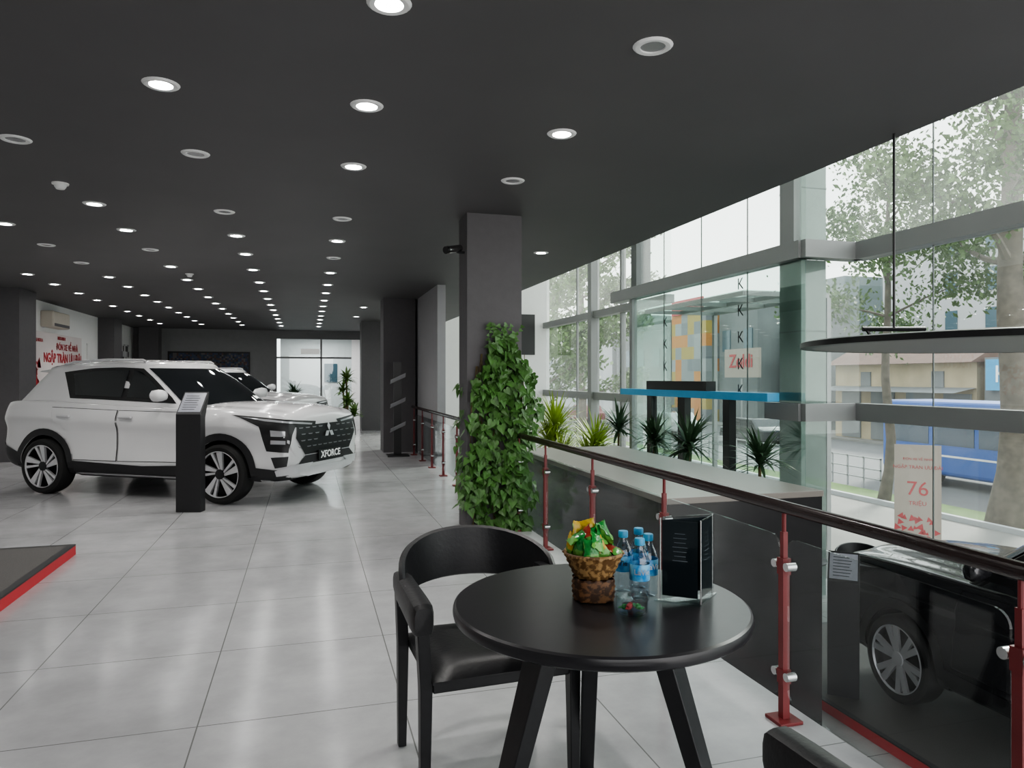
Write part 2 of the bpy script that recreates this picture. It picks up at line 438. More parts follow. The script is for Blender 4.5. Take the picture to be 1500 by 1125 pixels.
# ------------------------------------------------------------------ platforms
def platform(x0,x1,y0,y1,z0,h,label):
    t = thing('display_platform', label, 'platform', ((x0+x1)/2, (y0+y1)/2, z0))
    a, b = (x1-x0)/2, (y1-y0)/2
    obj(MB().box(-a, a, -b, b, 0, h-.012), 'red_base', M['redbright'], t)
    obj(MB().box(-a+.05, a-.05, -b+.05, b-.05, h-.012, h), 'platform_top', M['platetop'], t)
    mb = MB()
    for q in ((-a, a, -b, -b+.05), (-a, a, b-.05, b), (-a, -a+.05, -b+.05, b-.05), (a-.05, a, -b+.05, b-.05)):
        mb.box(q[0], q[1], q[2], q[3], h-.012, h)
    obj(mb, 'platform_border', M['blk'], t)
    return t
platform(-4.6, -1.83, 3.2, 6.61, 0, .085, 'low dark textured display platform with red edge')
platform(4.55, 7.25, .2, 7.2, LF, .10, 'low dark display platform with red edge beneath black car')

# ------------------------------------------------------------------ downlights
def downlight(lit):
    t = thing('recessed_downlight', 'round recessed ceiling downlight, switched on' if lit else 'round recessed ceiling downlight, switched off',
              'ceiling light', (0,0,CZ), group='recessed downlights in the dark ceiling')
    obj(MB().lathe([(.058,.0),(.060,-.008),(.082,-.010),(.092,-.004),(.095,.0)], 24), 'trim_ring', M['lampring'], t, True)
    obj(MB().lathe([(.0,-.003),(.03,-.003),(.060,-.002)], 20), 'lens', M['lampon'] if lit else M['lampoff'], t, True)
    return t
xs = [-4.05, -2.95, -1.84, -.75, .33]
ysd = [3.0, 4.16, 5.38, 7.18, 8.35, 9.55, 10.9, 12.3, 13.5, 14.8, 16.0, 17.2, 18.5, 19.7, 21., 22.3]
off = {(-1.84,5.38),(-.75,5.38),(.33,7.18),(-.75,7.18),(-2.95,9.55),(-1.84,9.55),(.33,9.55),(-2.95,10.9),(-1.84,3.0),(-2.95,4.16)}
pos = []
for y in ysd:
    for x in xs:
        if x == -4.05 and y < 8: continue
        pos.append((x, y, (x, y) not in off))
pos += [(1.57,3.04,False),(1.57,4.29,True),(1.57,5.42,False),(2.81,8.43,True),(2.81,11.0,True),(1.2,16.,True),(1.2,18.5,True)]
first = {}
for (x, y, lit) in pos:
    if lit in first: t = dup(first[lit], (x, y, CZ))
    else:
        t = downlight(lit); first[lit] = t; t.location = (x, y, CZ)
spots = [(.33,3.0),(-.75,4.16),(.33,5.38),(1.57,4.29),(-1.84,7.18),(-2.95,8.35),(-.75,8.35),(.33,8.35),(-.75,9.55),(-1.84,10.9),
         (-4.05,12.3),(-2.95,13.5),(-.75,13.5),(.33,12.3),(-1.84,16.),(.33,17.2),(-4.05,17.2),(-2.95,21.),(-.75,21.),(.33,21.)]
for (x, y) in spots:
    l = bpy.data.lights.new('downlight_bulb', 'SPOT'); l.energy = 75; l.spot_size = 2.1; l.spot_blend = .8
    l.shadow_soft_size = .06; l.color = (1, .97, .93)
    o = bpy.data.objects.new('downlight_bulb', l); COL.objects.link(o); o.location = (x, y, CZ-.03)
for (x, y) in ((-1.91, 6.5), (-1.7, 11.6)):
    t = thing('smoke_detector', 'small round white smoke detector on the ceiling', 'smoke detector', (x, y, CZ))
    obj(MB().lathe([(.0,-.012),(.06,-.012),(.062,0)], 20), 'base', M['white'], t, True)
    obj(MB().lathe([(.0,-.05),(.03,-.048),(.042,-.03),(.045,-.012)], 20), 'sensor', M['lampring'], t, True)
t = thing('security_camera', 'small dark bullet security camera mounted on column', 'security camera', (1.456, 6.7, 2.66))
obj(MB().tube([(0,0,0),(-.07,0,.0),(-.10,-.03,.02)], .012, 8), 'bracket', M['plastic'], t, True)
obj(MB().tube([(-.04,.02,.045),(-.19,-.10,-.0)], .034, 14), 'camera_body', M['chrome'], t, True)
obj(MB().tube([(-.185,-.096,.001),(-.205,-.112,-.006)], .036, 14), 'lens_hood', M['blk'], t, True)

# ------------------------------------------------------------------ railing
RX = 1.94
def railing(y0, y1, posts, label):
    t = thing('railing', label, 'railing', (RX, (y0+y1)/2, 0)); c = (y0+y1)/2
    obj(MB().tube([(0,y0-c,.905),(0,y1-c,.905)], .027, 16), 'handrail', M['handrail'], t, True)['label'] = 'dark polished round handrail'
    for y in posts:
        y -= c
        mb = MB().box(-.016, .016, y-.016, y+.016, .014, .66)
        mb.box(-.011, .011, y-.011, y+.011, .66, .80)
        mb.tube([(0,y,.80),(0,y,.885)], .009, 10)
        mb.box(-.020, .020, y-.020, y+.020, .62, .69); mb.box(-.020, .020, y-.020, y+.020, .16, .22)
        obj(mb, 'post', M['red'], t)
        obj(MB().box(-.055, .055, y-.055, y+.055, 0, .014), 'base_plate', M['red'], t, bevel=.003)
        for z in (.20, .66):
            for s in (-1, 1):
                obj(MB().tube([(-.022,y+s*.040,z),(.022,y+s*.040,z)], .018, 12), 'glass_clamp', M['chrome'], t, True)
    for a, b in zip(posts[:-1], posts[1:]):
        a, b = a-c+.03, b-c-.03
        prof = []
        z0, z1, r = .09, .78, .05
        for (cy, cz, st) in ((b-r, z1-r, 0), (a+r, z1-r, 90), (a+r, z0+r, 180), (b-r, z0+r, 270)):
            for k in range(5):
                an = math.radians(st+k*22.5); prof.append((cy+r*math.cos(an), cz+r*math.sin(an)))
        n = len(prof)
        vs = [(-.005, p[0], p[1]) for p in prof]+[(.005, p[0], p[1]) for p in prof]
        fs = [tuple(reversed(range(n))), tuple(range(n, 2*n))]+[(k, (k+1) % n, n+(k+1) % n, n+k) for k in range(n)]
        obj(MB().add(vs, fs), 'glass_panel', M['railglass'], t)
    return t
railing(.2, 6.56, [.49,1.53,2.57,3.62,4.67,5.70,6.48], 'red post railing with glass panels and dark handrail')
railing(6.98, 13.6, [7.3,8.35,9.4,10.4,11.4,12.4,13.4], 'red post railing continuing beyond the ivy column')

t = thing('counter_block', 'tall black box counter with beige laminate top', 'counter', (3.455, 7.1, LF))
obj(MB().box(-.735, .735, -2.05, 2.08, 0, 2.05), 'counter_body', M['counter'], t)
obj(MB().box(-.745, .745, -2.06, 2.09, 2.05, 2.10), 'counter_top', M['stone'], t, bevel=.004)

# ------------------------------------------------------------------ table
TX, TY = .884, 2.07
F = Vector((.2773,.9608,0)); Rr = Vector((.9608,-.2773,0))
t = thing('round_table', 'round black wooden table with splayed tapered legs', 'table', (TX, TY, 0))
obj(MB().lathe([(0,.708),(.42,.708),(.450,.710),(.458,.716),(.461,.726),(.461,.736),(.458,.745),(.451,.750),(0,.750)], 96), 'tabletop', M['tabletop'], t, True)
obj(MB().lathe([(0,.68),(.20,.68),(.20,.708),(0,.708)], 32), 'apron', M['blkwood'], t, True)
for dirv in (F, (-F*.5+Rr*.866), (-F*.5-Rr*.866)):
    dv = dirv.normalized(); sd = Vector((-dv.y, dv.x, 0))
    a = dv*.19+Vector((0,0,.708)); b = dv*.41
    mb = MB(); vs = []
    for p, w, th in ((b, .030, .024), (a, .052, .030)):
        for sx, sy in ((-1,-1),(1,-1),(1,1),(-1,1)):
            vs.append(p+sd*(w*sx if dirv != F else .026*sx)+dv*(th*sy))
    mb.add(vs, [(3,2,1,0),(4,5,6,7),(0,1,5,4),(1,2,6,5),(2,3,7,6),(3,0,4,7)])
    obj(mb, 'leg', M['blkwood'], t, bevel=.004)

# ------------------------------------------------------------------ chair
def chair(loc, rot, label):
    t = thing('armchair', label, 'chair', loc, rot, group='black chairs at the round table')
    obj(MB().box(-.25,.25,-.23,.24,.385,.43), 'seat_frame', M['blkwood'], t, bevel=.006)
    n = 14; vs = []; fs = []
    for j in range(n+1):
        for i in range(n+1):
            x = -.255+.51*i/n; y = -.235+.49*j/n
            e = min(1, min(i, n-i)/3.); e2 = min(1, min(j, n-j)/3.)
            k = math.sqrt(max(0, 1-(1-e)**2))*math.sqrt(max(0, 1-(1-e2)**2))
            vs.append((x, y, .43+.045*k-.012*math.exp(-((x/.15)**2+(y/.15)**2))))
    for j in range(n):
        for i in range(n): fs.append((j*(n+1)+i, j*(n+1)+i+1, (j+1)*(n+1)+i+1, (j+1)*(n+1)+i))
    mb = MB().add(vs, fs); mb.box(-.255,.255,-.235,.255,.422,.431)
    obj(mb, 'seat', M['leather'], t, True)
    for sx in (-1, 1):
        for (y0, y1, zt) in ((.215, .225, .60), (-.215, -.185, .62)):
            vs = []
            for (x, y, z, w) in ((sx*.275, y0, 0, .016), (sx*.272, y0, .40, .021), (sx*.285, y1, zt, .021)):
                for a, b in ((-1,-1),(1,-1),(1,1),(-1,1)): vs.append((x+a*w, y+b*w*1.2, z))
            fs = [(3,2,1,0),(8,9,10,11)]
            for k in (0, 4): fs += [(k,k+1,k+5,k+4),(k+1,k+2,k+6,k+5),(k+2,k+3,k+7,k+6),(k+3,k,k+4,k+7)]
            obj(MB().add(vs, fs), 'leg', M['blkwood'], t, bevel=.004)
        vs = []; ring = 16
        path = [(-.20, .655, .0), (-.19, .655, .8), (-.10, .655, 1.), (.05, .65, 1.05), (.18, .645, 1.10), (.250, .643, 1.08), (.266, .640, .9), (.270, .64, .0)]
        for (y, z, s) in path:
            for k in range(ring):
                an = 2*pi*k/ring
                cx, cz = math.cos(an), math.sin(an)
                q = 4.5
                rr = (abs(cx)**q+abs(cz)**q)**(-1/q)
                vs.append((sx*.287+.034*rr*cx*s, y, z+.050*rr*cz*s))
        fs = []
        for i in range(len(path)-1):
            for k in range(ring):
                k2 = (k+1) % ring; fs.append((i*ring+k, (i+1)*ring+k, (i+1)*ring+k2, i*ring+k2))
        obj(MB().add(vs, fs), 'armrest', M['leather'], t, True)
    vs = []; fs = []; n = 28
    for i in range(n+1):
        a = math.radians(182+176*i/n)
        s = math.sin(pi*i/n)
        zt = .70+.125*(s**.55); zb = .600+.03*s
        for (rr, z) in ((.292, zb), (.292, (zb+zt)/2), (.292, zt-.008), (.303, zt), (.316, zt-.008), (.316, (zb+zt)/2), (.316, zb), (.304, zb-.006)):
            ry = rr*.92
            vs.append((rr*math.cos(a), -.03+ry*math.sin(a)-.03*(z-.6)/.2*s, z))
    for i in range(n):
        for k in range(8):
            k2 = (k+1) % 8; fs.append((i*8+k, i*8+k2, (i+1)*8+k2, (i+1)*8+k))
    fs.append(tuple(range(8))); fs.append(tuple(n*8+7-k for k in range(8)))
    obj(MB().add(vs, fs), 'backrest', M['leather'], t, True)
    return t
ch = chair((.645, 2.62, 0), pi+.05, 'black armchair with curved back and padded leather arms')
dup(ch, (.700, 1.055, 0), .03, 'black armchair with padded arms pulled up at table')

# ------------------------------------------------------------------ table things
TZ = .75
t = thing('snack_basket', 'wicker basket with dark woven base and tan flared bowl', 'basket', (.875, 2.10, TZ))
def wv(i, a): return .0042*math.sin(12*a+pi*(i % 2))
prof = [(0.0,.002),(.062,.002)]+[(.066+.003*math.sin(k/8*pi), .004+.0085*k) for k in range(9)]
obj(MB().lathe(prof, 120, fn=lambda i, a: (wv(i, a)-.0035*math.cos(4*(a+.3))) if i > 1 else 0), 'basket_base', M['wickerdark'], t, True, autos=False)
prof = [(.048,.070)]+[(.058+.034*(k/8)**.9, .072+.0088*k) for k in range(9)]+[(.096,.145),(.092,.153),(.084,.144),(.05,.08),(0,.078)]
obj(MB().lathe(prof, 120, fn=lambda i, a: wv(i, a) if i < 11 else 0), 'basket_bowl', M['wicker'], t, True, autos=False)
def packet(loc, rx, ry, rz, m, w=.052, h=.070, label='shiny green snack packet in wicker basket'):
    n = 10; vs = []; fs = []
    for side in (1, -1):
        for j in range(n+1):
            for i in range(n+1):
                a, b = i/n*2-1, j/n*2-1
                th = .009*max(0, (1-a**2))**.6*max(0, (1-b**4))+.0006
                vs.append((a*w/2*(1-.14*(1-abs(b)))+.001*math.sin(20*b), b*h/2+.0012*math.sin(14*a)*abs(b)**3, side*th+.0022*math.sin(7*a+9*b)))
    N = (n+1)**2
    for j in range(n):
        for i in range(n):
            q = (j*(n+1)+i, j*(n+1)+i+1, (j+1)*(n+1)+i+1, (j+1)*(n+1)+i)
            fs.append(q); fs.append(tuple(N+k for k in reversed(q)))
    o = finish('snack_packet', vs, fs, m, smooth=True, autos=False)
    o.location = loc; o.rotation_euler = (rx, ry, rz)
    meta(o, label, 'snack', 'snack packets in the wicker basket')
for k in range(18):
    a = k*2.4; rr = .012+.064*math.sqrt((k % 10)/10.)*(1 if k < 10 else .75); lay = k//10
    m, nm = [(M['snackg'],'green'),(M['snackg'],'green'),(M['snacky'],'yellow'),(M['snackg'],'green'),(M['snackg'],'green'),(M['snackr'],'red'),(M['snackg'],'green')][k % 7]
    packet((.875+rr*math.cos(a), 2.10+rr*math.sin(a), TZ+.158+.030*lay+.012*R.random()), .9+R.uniform(-.6,.6), R.uniform(-.6,.6), a+pi/2+R.uniform(-.5,.5), m,
           label='shiny %s snack packet piled in wicker basket' % nm)
packet((.835, 2.13, TZ+.205), 1.4, .25, .3, M['snacky'], label='shiny yellow snack packet standing up in wicker basket')
packet((.868, 2.12, TZ+.212), 1.4, -.3, -.4, M['snacky'], label='shiny yellow snack packet standing up in wicker basket')
packet((.90, 2.10, TZ+.20), 1.2, .4, .6, M['snackg'])
packet((.92, 2.13, TZ+.198), 1.3, -.4, .1, M['snackg'])

def bottle(loc, rot):
    t = thing('water_bottle', 'small clear plastic water bottle with blue label and cap', 'bottle', loc, rot, group='water bottles on the round table')
    prof = [(0,.004),(.022,.0),(.029,.004),(.031,.012),(.029,.022),(.031,.030),(.029,.040),(.031,.050),(.031,.062),(.031,.118),(.030,.128),(.026,.142),(.017,.160),(.0135,.172),(.0135,.180)]
    obj(MB().lathe(prof, 32), 'bottle_body', M['pet'], t, True)
    obj(MB().lathe([(.0315,.068),(.032,.069),(.032,.118),(.0315,.119)], 40), 'label_band', M['label'], t, True)
    obj(MB().lathe([(.0155,.176),(.0160,.178),(.0160,.194),(.0145,.197),(0,.197)], 24, fn=lambda i, a: .0004*math.sin(24*a)), 'cap', M['cap'], t, True)
    def wrap(p):
        a = p.x/.0325
        return Vector((.0327*math.sin(a), p.y, .0327*math.cos(a)))
    text('lettering', 'LaVie', .024, M['txtw'], mtx((0,0,.096), (1,0,0), (0,0,1)), t, .0002, fn=wrap, bold=.0006)
    return t
b0 = bottle((1.005, 2.035, TZ), -.2)
dup(b0, (1.060, 2.085, TZ), .1)
dup(b0, (1.002, 2.15, TZ), -.8)
dup(b0, (1.070, 2.175, TZ), .5)
t = thing('glass_bowl', 'small clear glass bowl holding wrapped sweets', 'bowl', (.925, 1.925, TZ))
obj(MB().lathe([(0,.004),(.040,.004),(.046,.012),(.048,.055),(.0455,.056),(.043,.014),(.036,.009),(0,.009)], 40), 'bowl', M['clear'], t, True)
for k in range(5):
    a = k*1.3
    mb = MB().lathe([(0,-.009),(.007,-.006),(.009,0),(.007,.006),(0,.009)], 10)
    mb.box(-.018,-.007,-.006,.006,-.0008,.0008); mb.box(.007,.018,-.006,.006,-.0008,.0008)
    o = obj(mb, 'wrapped_sweet', M['txtr'] if k % 2 else M['snackg'], None, True, label='small twist-wrapped sweet in the glass bowl', cat='sweet', group='wrapped sweets in the glass bowl')
    o.location = (.925+.020*math.cos(a), 1.925+.020*math.sin(a), TZ+.012+(.008 if k > 2 else 0)); o.rotation_euler = (0, .2, a)
t = thing('menu_stand', 'three sided clear acrylic menu stand with dark cards', 'menu stand', (1.165, 1.99, TZ), .12)
tri = [Vector((-.095,.035,0)), Vector((-.012,-.052,0)), Vector((.095,.02,0))]
obj(MB().add([v*1.2 for v in tri]+[v*1.2+Vector((0,0,.006)) for v in tri], [(2,1,0),(3,4,5),(0,1,4,3),(1,2,5,4),(2,0,3,5)]), 'acrylic_base', M['clear'], t)
for i in range(3):
    a, b = tri[i], tri[(i+1) % 3]; e = (b-a).normalized(); nrm = Vector((e.y, -e.x, 0))
    a2, b2 = a+e*.002, b-e*.002
    def pan(off, th, z0, z1, nm, mm, ins=0.):
        p = [a2+e*ins+nrm*off, b2-e*ins+nrm*off, b2-e*ins+nrm*(off+th), a2+e*ins+nrm*(off+th)]
        return obj(MB().add([q+Vector((0,0,z0)) for q in p]+[q+Vector((0,0,z1)) for q in p], [(3,2,1,0),(4,5,6,7),(0,1,5,4),(1,2,6,5),(2,3,7,6),(3,0,4,7)]), nm, mm, t)
    pan(.002, .0025, .006, .262, 'acrylic_panel', M['railglass'])
    pan(-.001, .001, .02, .255, 'menu_card', M['menu'], .004)
    mb = MB()
    c0 = (a2+b2)/2; L = (b2-a2).length
    for k in range(7):
        z = .215-.014*k; w = L*(.20 if k else .14)*(1-.35*((k*7) % 3)/3)
        mb.add([c0-e*w+nrm*.0006+Vector((0,0,z)), c0+e*w+nrm*.0006+Vector((0,0,z)), c0+e*w+nrm*.0006+Vector((0,0,z+.0018)), c0-e*w+nrm*.0006+Vector((0,0,z+.0018))], [(0,1,2,3)])
    obj(mb, 'printed_lines', M['screen'], t)
    ed = MB().tube([a+nrm*.003+Vector((0,0,.006)), a+nrm*.003+Vector((0,0,.262))], .0022, 6)
    obj(ed, 'acrylic_edge', M['chrome'], t)

# ------------------------------------------------------------------ ivy
t = thing('climbing_ivy', 'dense green ivy climbing the dark column', 'plant', (1.72, 6.7, 0))
leafshape = [(0,0),(.22,-.16),(.46,-.06),(.50,.22),(.28,.62),(0,1.15),(-.28,.62),(-.50,.22),(-.46,-.06),(-.22,-.16)]
def leaf(mb, p, n, size, upv=Vector((0,0,-1))):
    n = n.normalized(); u = (upv-n*upv.dot(n))
    if u.length < .05: u = Vector((1,0,0))
    u.normalize(); s = n.cross(u)
    c = p+u*size*.35-n*size*.08
    vs = [c]+[p+s*a*size+u*b*size-n*size*.10*abs(b-.35) for a, b in leafshape]
    mb.add(vs, [(0, 1+k, 1+(k+1) % 10) for k in range(10)])
mb = MB()
x0, x1, y0, y1 = 1.456-1.72, 1.995-1.72, 6.58-6.7, 6.95-6.7
def lerp_tab(tab, z):
    for (za, va), (zb, vb) in zip(tab[:-1], tab[1:]):
        if z <= zb: return va+(vb-va)*(z-za)/(zb-za)
    return tab[-1][1]
left_t = [(0,.03),(.3,-.02),(.8,-.03),(1.15,-.01),(1.4,.10),(1.6,.16),(1.85,.24)]
right_t = [(0,.58),(.3,.63),(.7,.66),(1.1,.69),(1.35,.66),(1.55,.66),(1.7,.50),(1.85,.36)]
clumps = [(R.uniform(-.05,.72), R.uniform(0,1.8), R.uniform(.05,.12)) for _ in range(60)]
def stem_noise(u, z): return .055*math.sin(7*z+1.3)+.035*math.sin(17*z+u)
for k in range(1900):
    z = R.random()**.95*1.85
    L = lerp_tab(left_t, z)+stem_noise(0, z); Rg = lerp_tab(right_t, z)+stem_noise(2, z+.7)
    if R.random() < .66:
        cu_, cz_, cr = clumps[k % 60]; u = cu_+R.gauss(0, cr*.7); z = max(.02, min(1.88, cz_+R.gauss(0, cr)))
        L = lerp_tab(left_t, z)+stem_noise(0, z); Rg = lerp_tab(right_t, z)+stem_noise(2, z+.7)
        if u < L-.02 or u > Rg+.03: continue
        lift = .05+.12*R.random()
    else:
        u = R.uniform(L, Rg); lift = .015+.06*R.random()
    x = x0+u
    if x > x1+.02: p = Vector((x, y0+R.uniform(-.08,.22), z)); n = Vector((.4,-.9,.3))
    else: p = Vector((x, y0-lift, z)); n = Vector((0,-1,.35))
    if u < .05 and R.random() < .4: p.y = R.uniform(y0, y1-.05); p.x = x0-.02-R.random()*.03; n = Vector((-1,-.3,.3))
    n += Vector((R.uniform(-.8,.8), R.uniform(-.4,.4), R.uniform(-.4,.7)))
    leaf(mb, p, n, R.uniform(.045,.092), Vector((R.uniform(-.8,.8), R.uniform(-.3,.3), -1)))
for k in range(9):
    px = x0+.2+.06*k*.6; p = Vector((px, y0-.05, 1.72)); d = Vector((R.uniform(-.3,.5), -.1, 1)).normalized()
    for j in range(7):
        p = p+d*.035; d = (d+Vector((R.uniform(-.3,.3), 0, -.12))).normalized()
        leaf(mb, p, Vector((R.uniform(-.6,.6), -1, .2)), R.uniform(.03,.06), Vector((R.choice((-1,1)), 0, -.2)))
obj(mb, 'foliage', M['leaf'], t)
mb = MB()
for k in range(20):
    x = R.uniform(x0+.05, x1); pts = []
    for i in range(9):
        pts.append((x+.03*math.sin(i+k), y0-.012-.02*R.random(), .21*i*(1 if k % 2 else .93)))
    mb.tube(pts, .004, 5)
obj(mb, 'vine', M['vine'], t, True)

# ------------------------------------------------------------------ cars
def ev_mesh(o):
    bpy.context.view_layer.update()
    dg = bpy.context.evaluated_depsgraph_get()
    return bpy.data.meshes.new_from_object(o.evaluated_get(dg))

def patch(bvh, poly, ua, va, d, off=.006, step=.06, o=Vector((0,0,0))):
    ua, va, d = Vector(ua).normalized(), Vector(va).normalized(), Vector(d).normalized()
    flip = ua.cross(va).dot(d) > 0
    bm = bmesh.new()
    vs = [bm.verts.new((p[0], p[1], 0)) for p in poly]
    bm.faces.new(vs)
    us = [p[0] for p in poly]; vv = [p[1] for p in poly]
    for (axis, lo, hi) in ((0, min(us), max(us)), (1, min(vv), max(vv))):
        k = math.ceil(lo/step)*step
        while k < hi:
            co = (k,0,0) if axis == 0 else (0,k,0); no = (1,0,0) if axis == 0 else (0,1,0)
            bmesh.ops.bisect_plane(bm, geom=bm.verts[:]+bm.edges[:]+bm.faces[:], plane_co=co, plane_no=no, dist=1e-5)
            k += step
    out = []
    for v in bm.verts:
        p = o+ua*v.co.x+va*v.co.y-d*6
        h = bvh.ray_cast(p, d)
        if h[0] is None:
            q = o+ua*v.co.x+va*v.co.y
            h = bvh.find_nearest(q-d*1.0)
        n = h[1]
        if n.dot(d) > 0: n = -n
        out.append(h[0]+n*off)
    bm.verts.index_update(); bm.normal_update()
    fs2 = []
    for f in bm.faces:
        idx = [v.index for v in f.verts]
        if (f.normal.z > 0) == flip: idx.reverse()
        fs2.append(idx)
    bm.free()
    return out, fs2

def build_car(loc, rot, label, paint, sc=(1,1,1), plate='XFORCE', suv=False):
    S = Matrix.Diagonal((sc[0], sc[1], sc[2], 1))
    T = thing('car', label, 'car', loc, rot)
    st = [(-2.15,.66,1.05,.46),(-2.12,.79,1.13,.38),(-2.0,.865,1.165,.30),(-1.65,.900,1.18,.25),(-1.3,.915,1.17,.23),(-.9,.898,1.155,.22),(0,.888,1.125,.22),
          (.6,.893,1.11,.22),(1.0,.907,1.11,.22),(1.35,.915,1.105,.22),(1.65,.900,1.09,.23),(1.90,.870,1.07,.25),(2.05,.835,1.045,.27),(2.13,.78,.99,.29),(2.165,.73,.86,.31),(2.185,.62,.70,.37)]
    vs = []; fs = []; rings = []
    for (x, hw, zt, zb) in st:
        cr = .045 if x > .9 else .02
        half = [(hw*.8, zb),(hw-.04, zb+.05),(hw-.008, zb+.2),(hw-.034, zb+.36),(hw-.040, zt-.32),(hw-.002, zt-.215),(hw-.008, zt-.16),(hw-.050, zt-.055),(hw-.075, zt-.015),(hw-.17, zt+.004),(hw*.62, zt+.006),(hw*.5, zt+cr)]
        ring = [(0, zb)]+half+[(0, zt+cr+.008)]+[(-a, b) for a, b in reversed(half)]
        base = len(vs)
        for (y, z) in ring: vs.append((x, y, z))
        rings.append((base, len(ring)))
    n = rings[0][1]
    for i in range(len(rings)-1):
        a, b = rings[i][0], rings[i+1][0]
        for k in range(n):
            k2 = (k+1) % n; fs.append((a+k, a+k2, b+k2, b+k))
    fs.append(tuple(rings[0][0]+k for k in reversed(range(n)))); fs.append(tuple(rings[-1][0]+k for k in range(n)))
    tmp = finish('tmp', vs, fs, paint)
    bm = bmesh.new(); bm.from_mesh(tmp.data); bmesh.ops.recalc_face_normals(bm, faces=bm.faces); bm.to_mesh(tmp.data); bm.free()
    at = tmp.data.attributes.new('crease_edge', 'FLOAT', 'EDGE')
    sharp = {6: .85, n-6: .85, 9: .85, n-9: .85, 5: .3, n-5: .3, 4: .5, n-4: .5}
    for e in tmp.data.edges:
        a, b = e.vertices
        if a % n == b % n and a % n in sharp: at.data[e.index].value = sharp[a % n]
    ss = tmp.modifiers.new('s', 'SUBSURF'); ss.levels = 2; ss.render_levels = 2
    me = ev_mesh(tmp)
    bvh = BVHTree.FromPolygons([v.co.copy() for v in me.vertices], [tuple(p.vertices) for p in me.polygons])
    body = bpy.data.objects.new('body', me); COL.objects.link(body)
    AX, AR, WZ = 1.325, .395, .345
    cut = MB()
    for x in (-AX, AX):
        for s in (1, -1):
            ya, yb = sorted((s*.55, s*1.3))
            seg = 48; v2 = []
            for y in (ya, yb):
                for k in range(seg):
                    a = 2*pi*k/seg; v2.append((x+AR*math.cos(a), y, WZ+AR*math.sin(a)))
            cut.add(v2, [tuple(range(seg)), tuple(2*seg-1-k for k in range(seg))]+[(k, seg+k, seg+(k+1) % seg, (k+1) % seg) for k in range(seg)])
    co = finish('cut', cut.v, cut.f, M['plastic'])
    bm = bmesh.new(); bm.from_mesh(co.data); bmesh.ops.recalc_face_normals(bm, faces=bm.faces); bm.to_mesh(co.data); bm.free()
    bo = body.modifiers.new('bo', 'BOOLEAN'); bo.operation = 'DIFFERENCE'; bo.object = co; bo.solver = 'EXACT'
    me2 = ev_mesh(body)
    bpy.data.objects.remove(body); bpy.data.objects.remove(co); bpy.data.objects.remove(tmp)
    me2.materials.clear(); me2.materials.append(paint); me2.materials.append(M['plastic'])
    for p in me2.polygons:
        c = p.center; p.material_index = 0; p.use_smooth = True
        for x in (-AX, AX):
            dd = math.hypot(c.x-x, c.z-WZ)
            if dd < AR+.002 and abs(c.y) < .90 and (abs(dd-AR) < .006 or abs(abs(c.y)-.55) < .01):
                p.material_index = 1; p.use_smooth = False
    me2.transform(S)
    body = bpy.data.objects.new('body', me2); COL.objects.link(body); body.parent = T
    def adj(v):
        if v.z > 1.1:
            q = min(1.2, max(0, -v.x-.2)/1.5); v = Vector((v.x, v.y, v.z+.05*min(1, (v.z-1.1)/.3)-.07*q*q*min(1, (v.z-1.1)/.4)))
        return v
    def part(name, mb, m, smooth=True, label=None, autos=True, parent=None, cab=False):
        if cab: mb.v = [adj(v) for v in mb.v]
        mb.xf(S); o = obj(mb, name, m, parent or T, smooth, autos=autos)
        if label: o['label'] = label
        return o
    w = lambda z: .835-.32*(z-1.0)
    xf = lambda z: 1.14-(z-1.0)*1.62
    xr = lambda z: -2.12+(z-1.0)*.88
    def ring(z, inset=0., zz=None):
        W = w(z)-inset; A = xf(z)-inset*1.7; B = xr(z)+inset*.6
        pts = []; nf = 14
        for k in range(nf+1):
            y = -W+2*W*k/nf; pts.append((A-.28*abs(y/W)**3.5, y))
        for k in range(1, 12):
            q = k/12; pts.append(((A-.28)*(1-q)+(B+.16)*q, W))
        for k in range(nf+1):
            y = W-2*W*k/nf; pts.append((B+.16*abs(y/W)**4, y))
        for k in range(1, 12):
            q = k/12; pts.append(((B+.16)*(1-q)+(A-.28)*q, -W))
        return [(x, y, (zz if zz is not None else z)) for x, y in pts]
    rs = [ring(z) for z in (1.0, 1.08, 1.16, 1.26, 1.36, 1.46, 1.53)]
    rs += [ring(1.53, .010, 1.562), ring(1.53, .028, 1.588), ring(1.53, .075, 1.608), ring(1.53, .20, 1.630), ring(1.53, .38, 1.645), ring(1.53, .56, 1.652)]
    mb = MB(); vs = []; fs = []
    for r in rs: vs += r
    nn_ = len(rs[0])
    for i in range(len(rs)-1):
        for k in range(nn_):
            k2 = (k+1) % nn_; fs.append((i*nn_+k, i*nn_+k2, (i+1)*nn_+k2, (i+1)*nn_+k))
    fs.append(tuple((len(rs)-1)*nn_+k for k in range(nn_)))
    part('cabin', mb.add(vs, fs), paint, autos=False, cab=True)
    mb = MB(); pr = [(-1.30,1.655),(-1.74,1.605),(-1.78,1.585),(-1.35,1.56)]
    mb.add([(a, -.56, b-.055) for a, b in pr]+[(a, .56, b-.055) for a, b in pr], [(0,1,2,3),(7,6,5,4),(0,4,5,1),(1,5,6,2),(2,6,7,3),(3,7,4,0)])
    part('rear_spoiler', mb, paint, False)
    def front(z, y, off=.008):
        W = w(z); return (xf(z)-.28*abs(y/W)**3.5+off, y, z+off*.6)
    mb = MB(); nz, ny = 8, 16; vs = []; fs = []
    for i in range(nz+1):
        z = 1.12+.40*i/nz
        for j in range(ny+1):
            y = w(z)*.95*(2*j/ny-1); vs.append(front(z, y))
    for i in range(nz):
        for j in range(ny): fs.append((i*(ny+1)+j, i*(ny+1)+j+1, (i+1)*(ny+1)+j+1, (i+1)*(ny+1)+j))
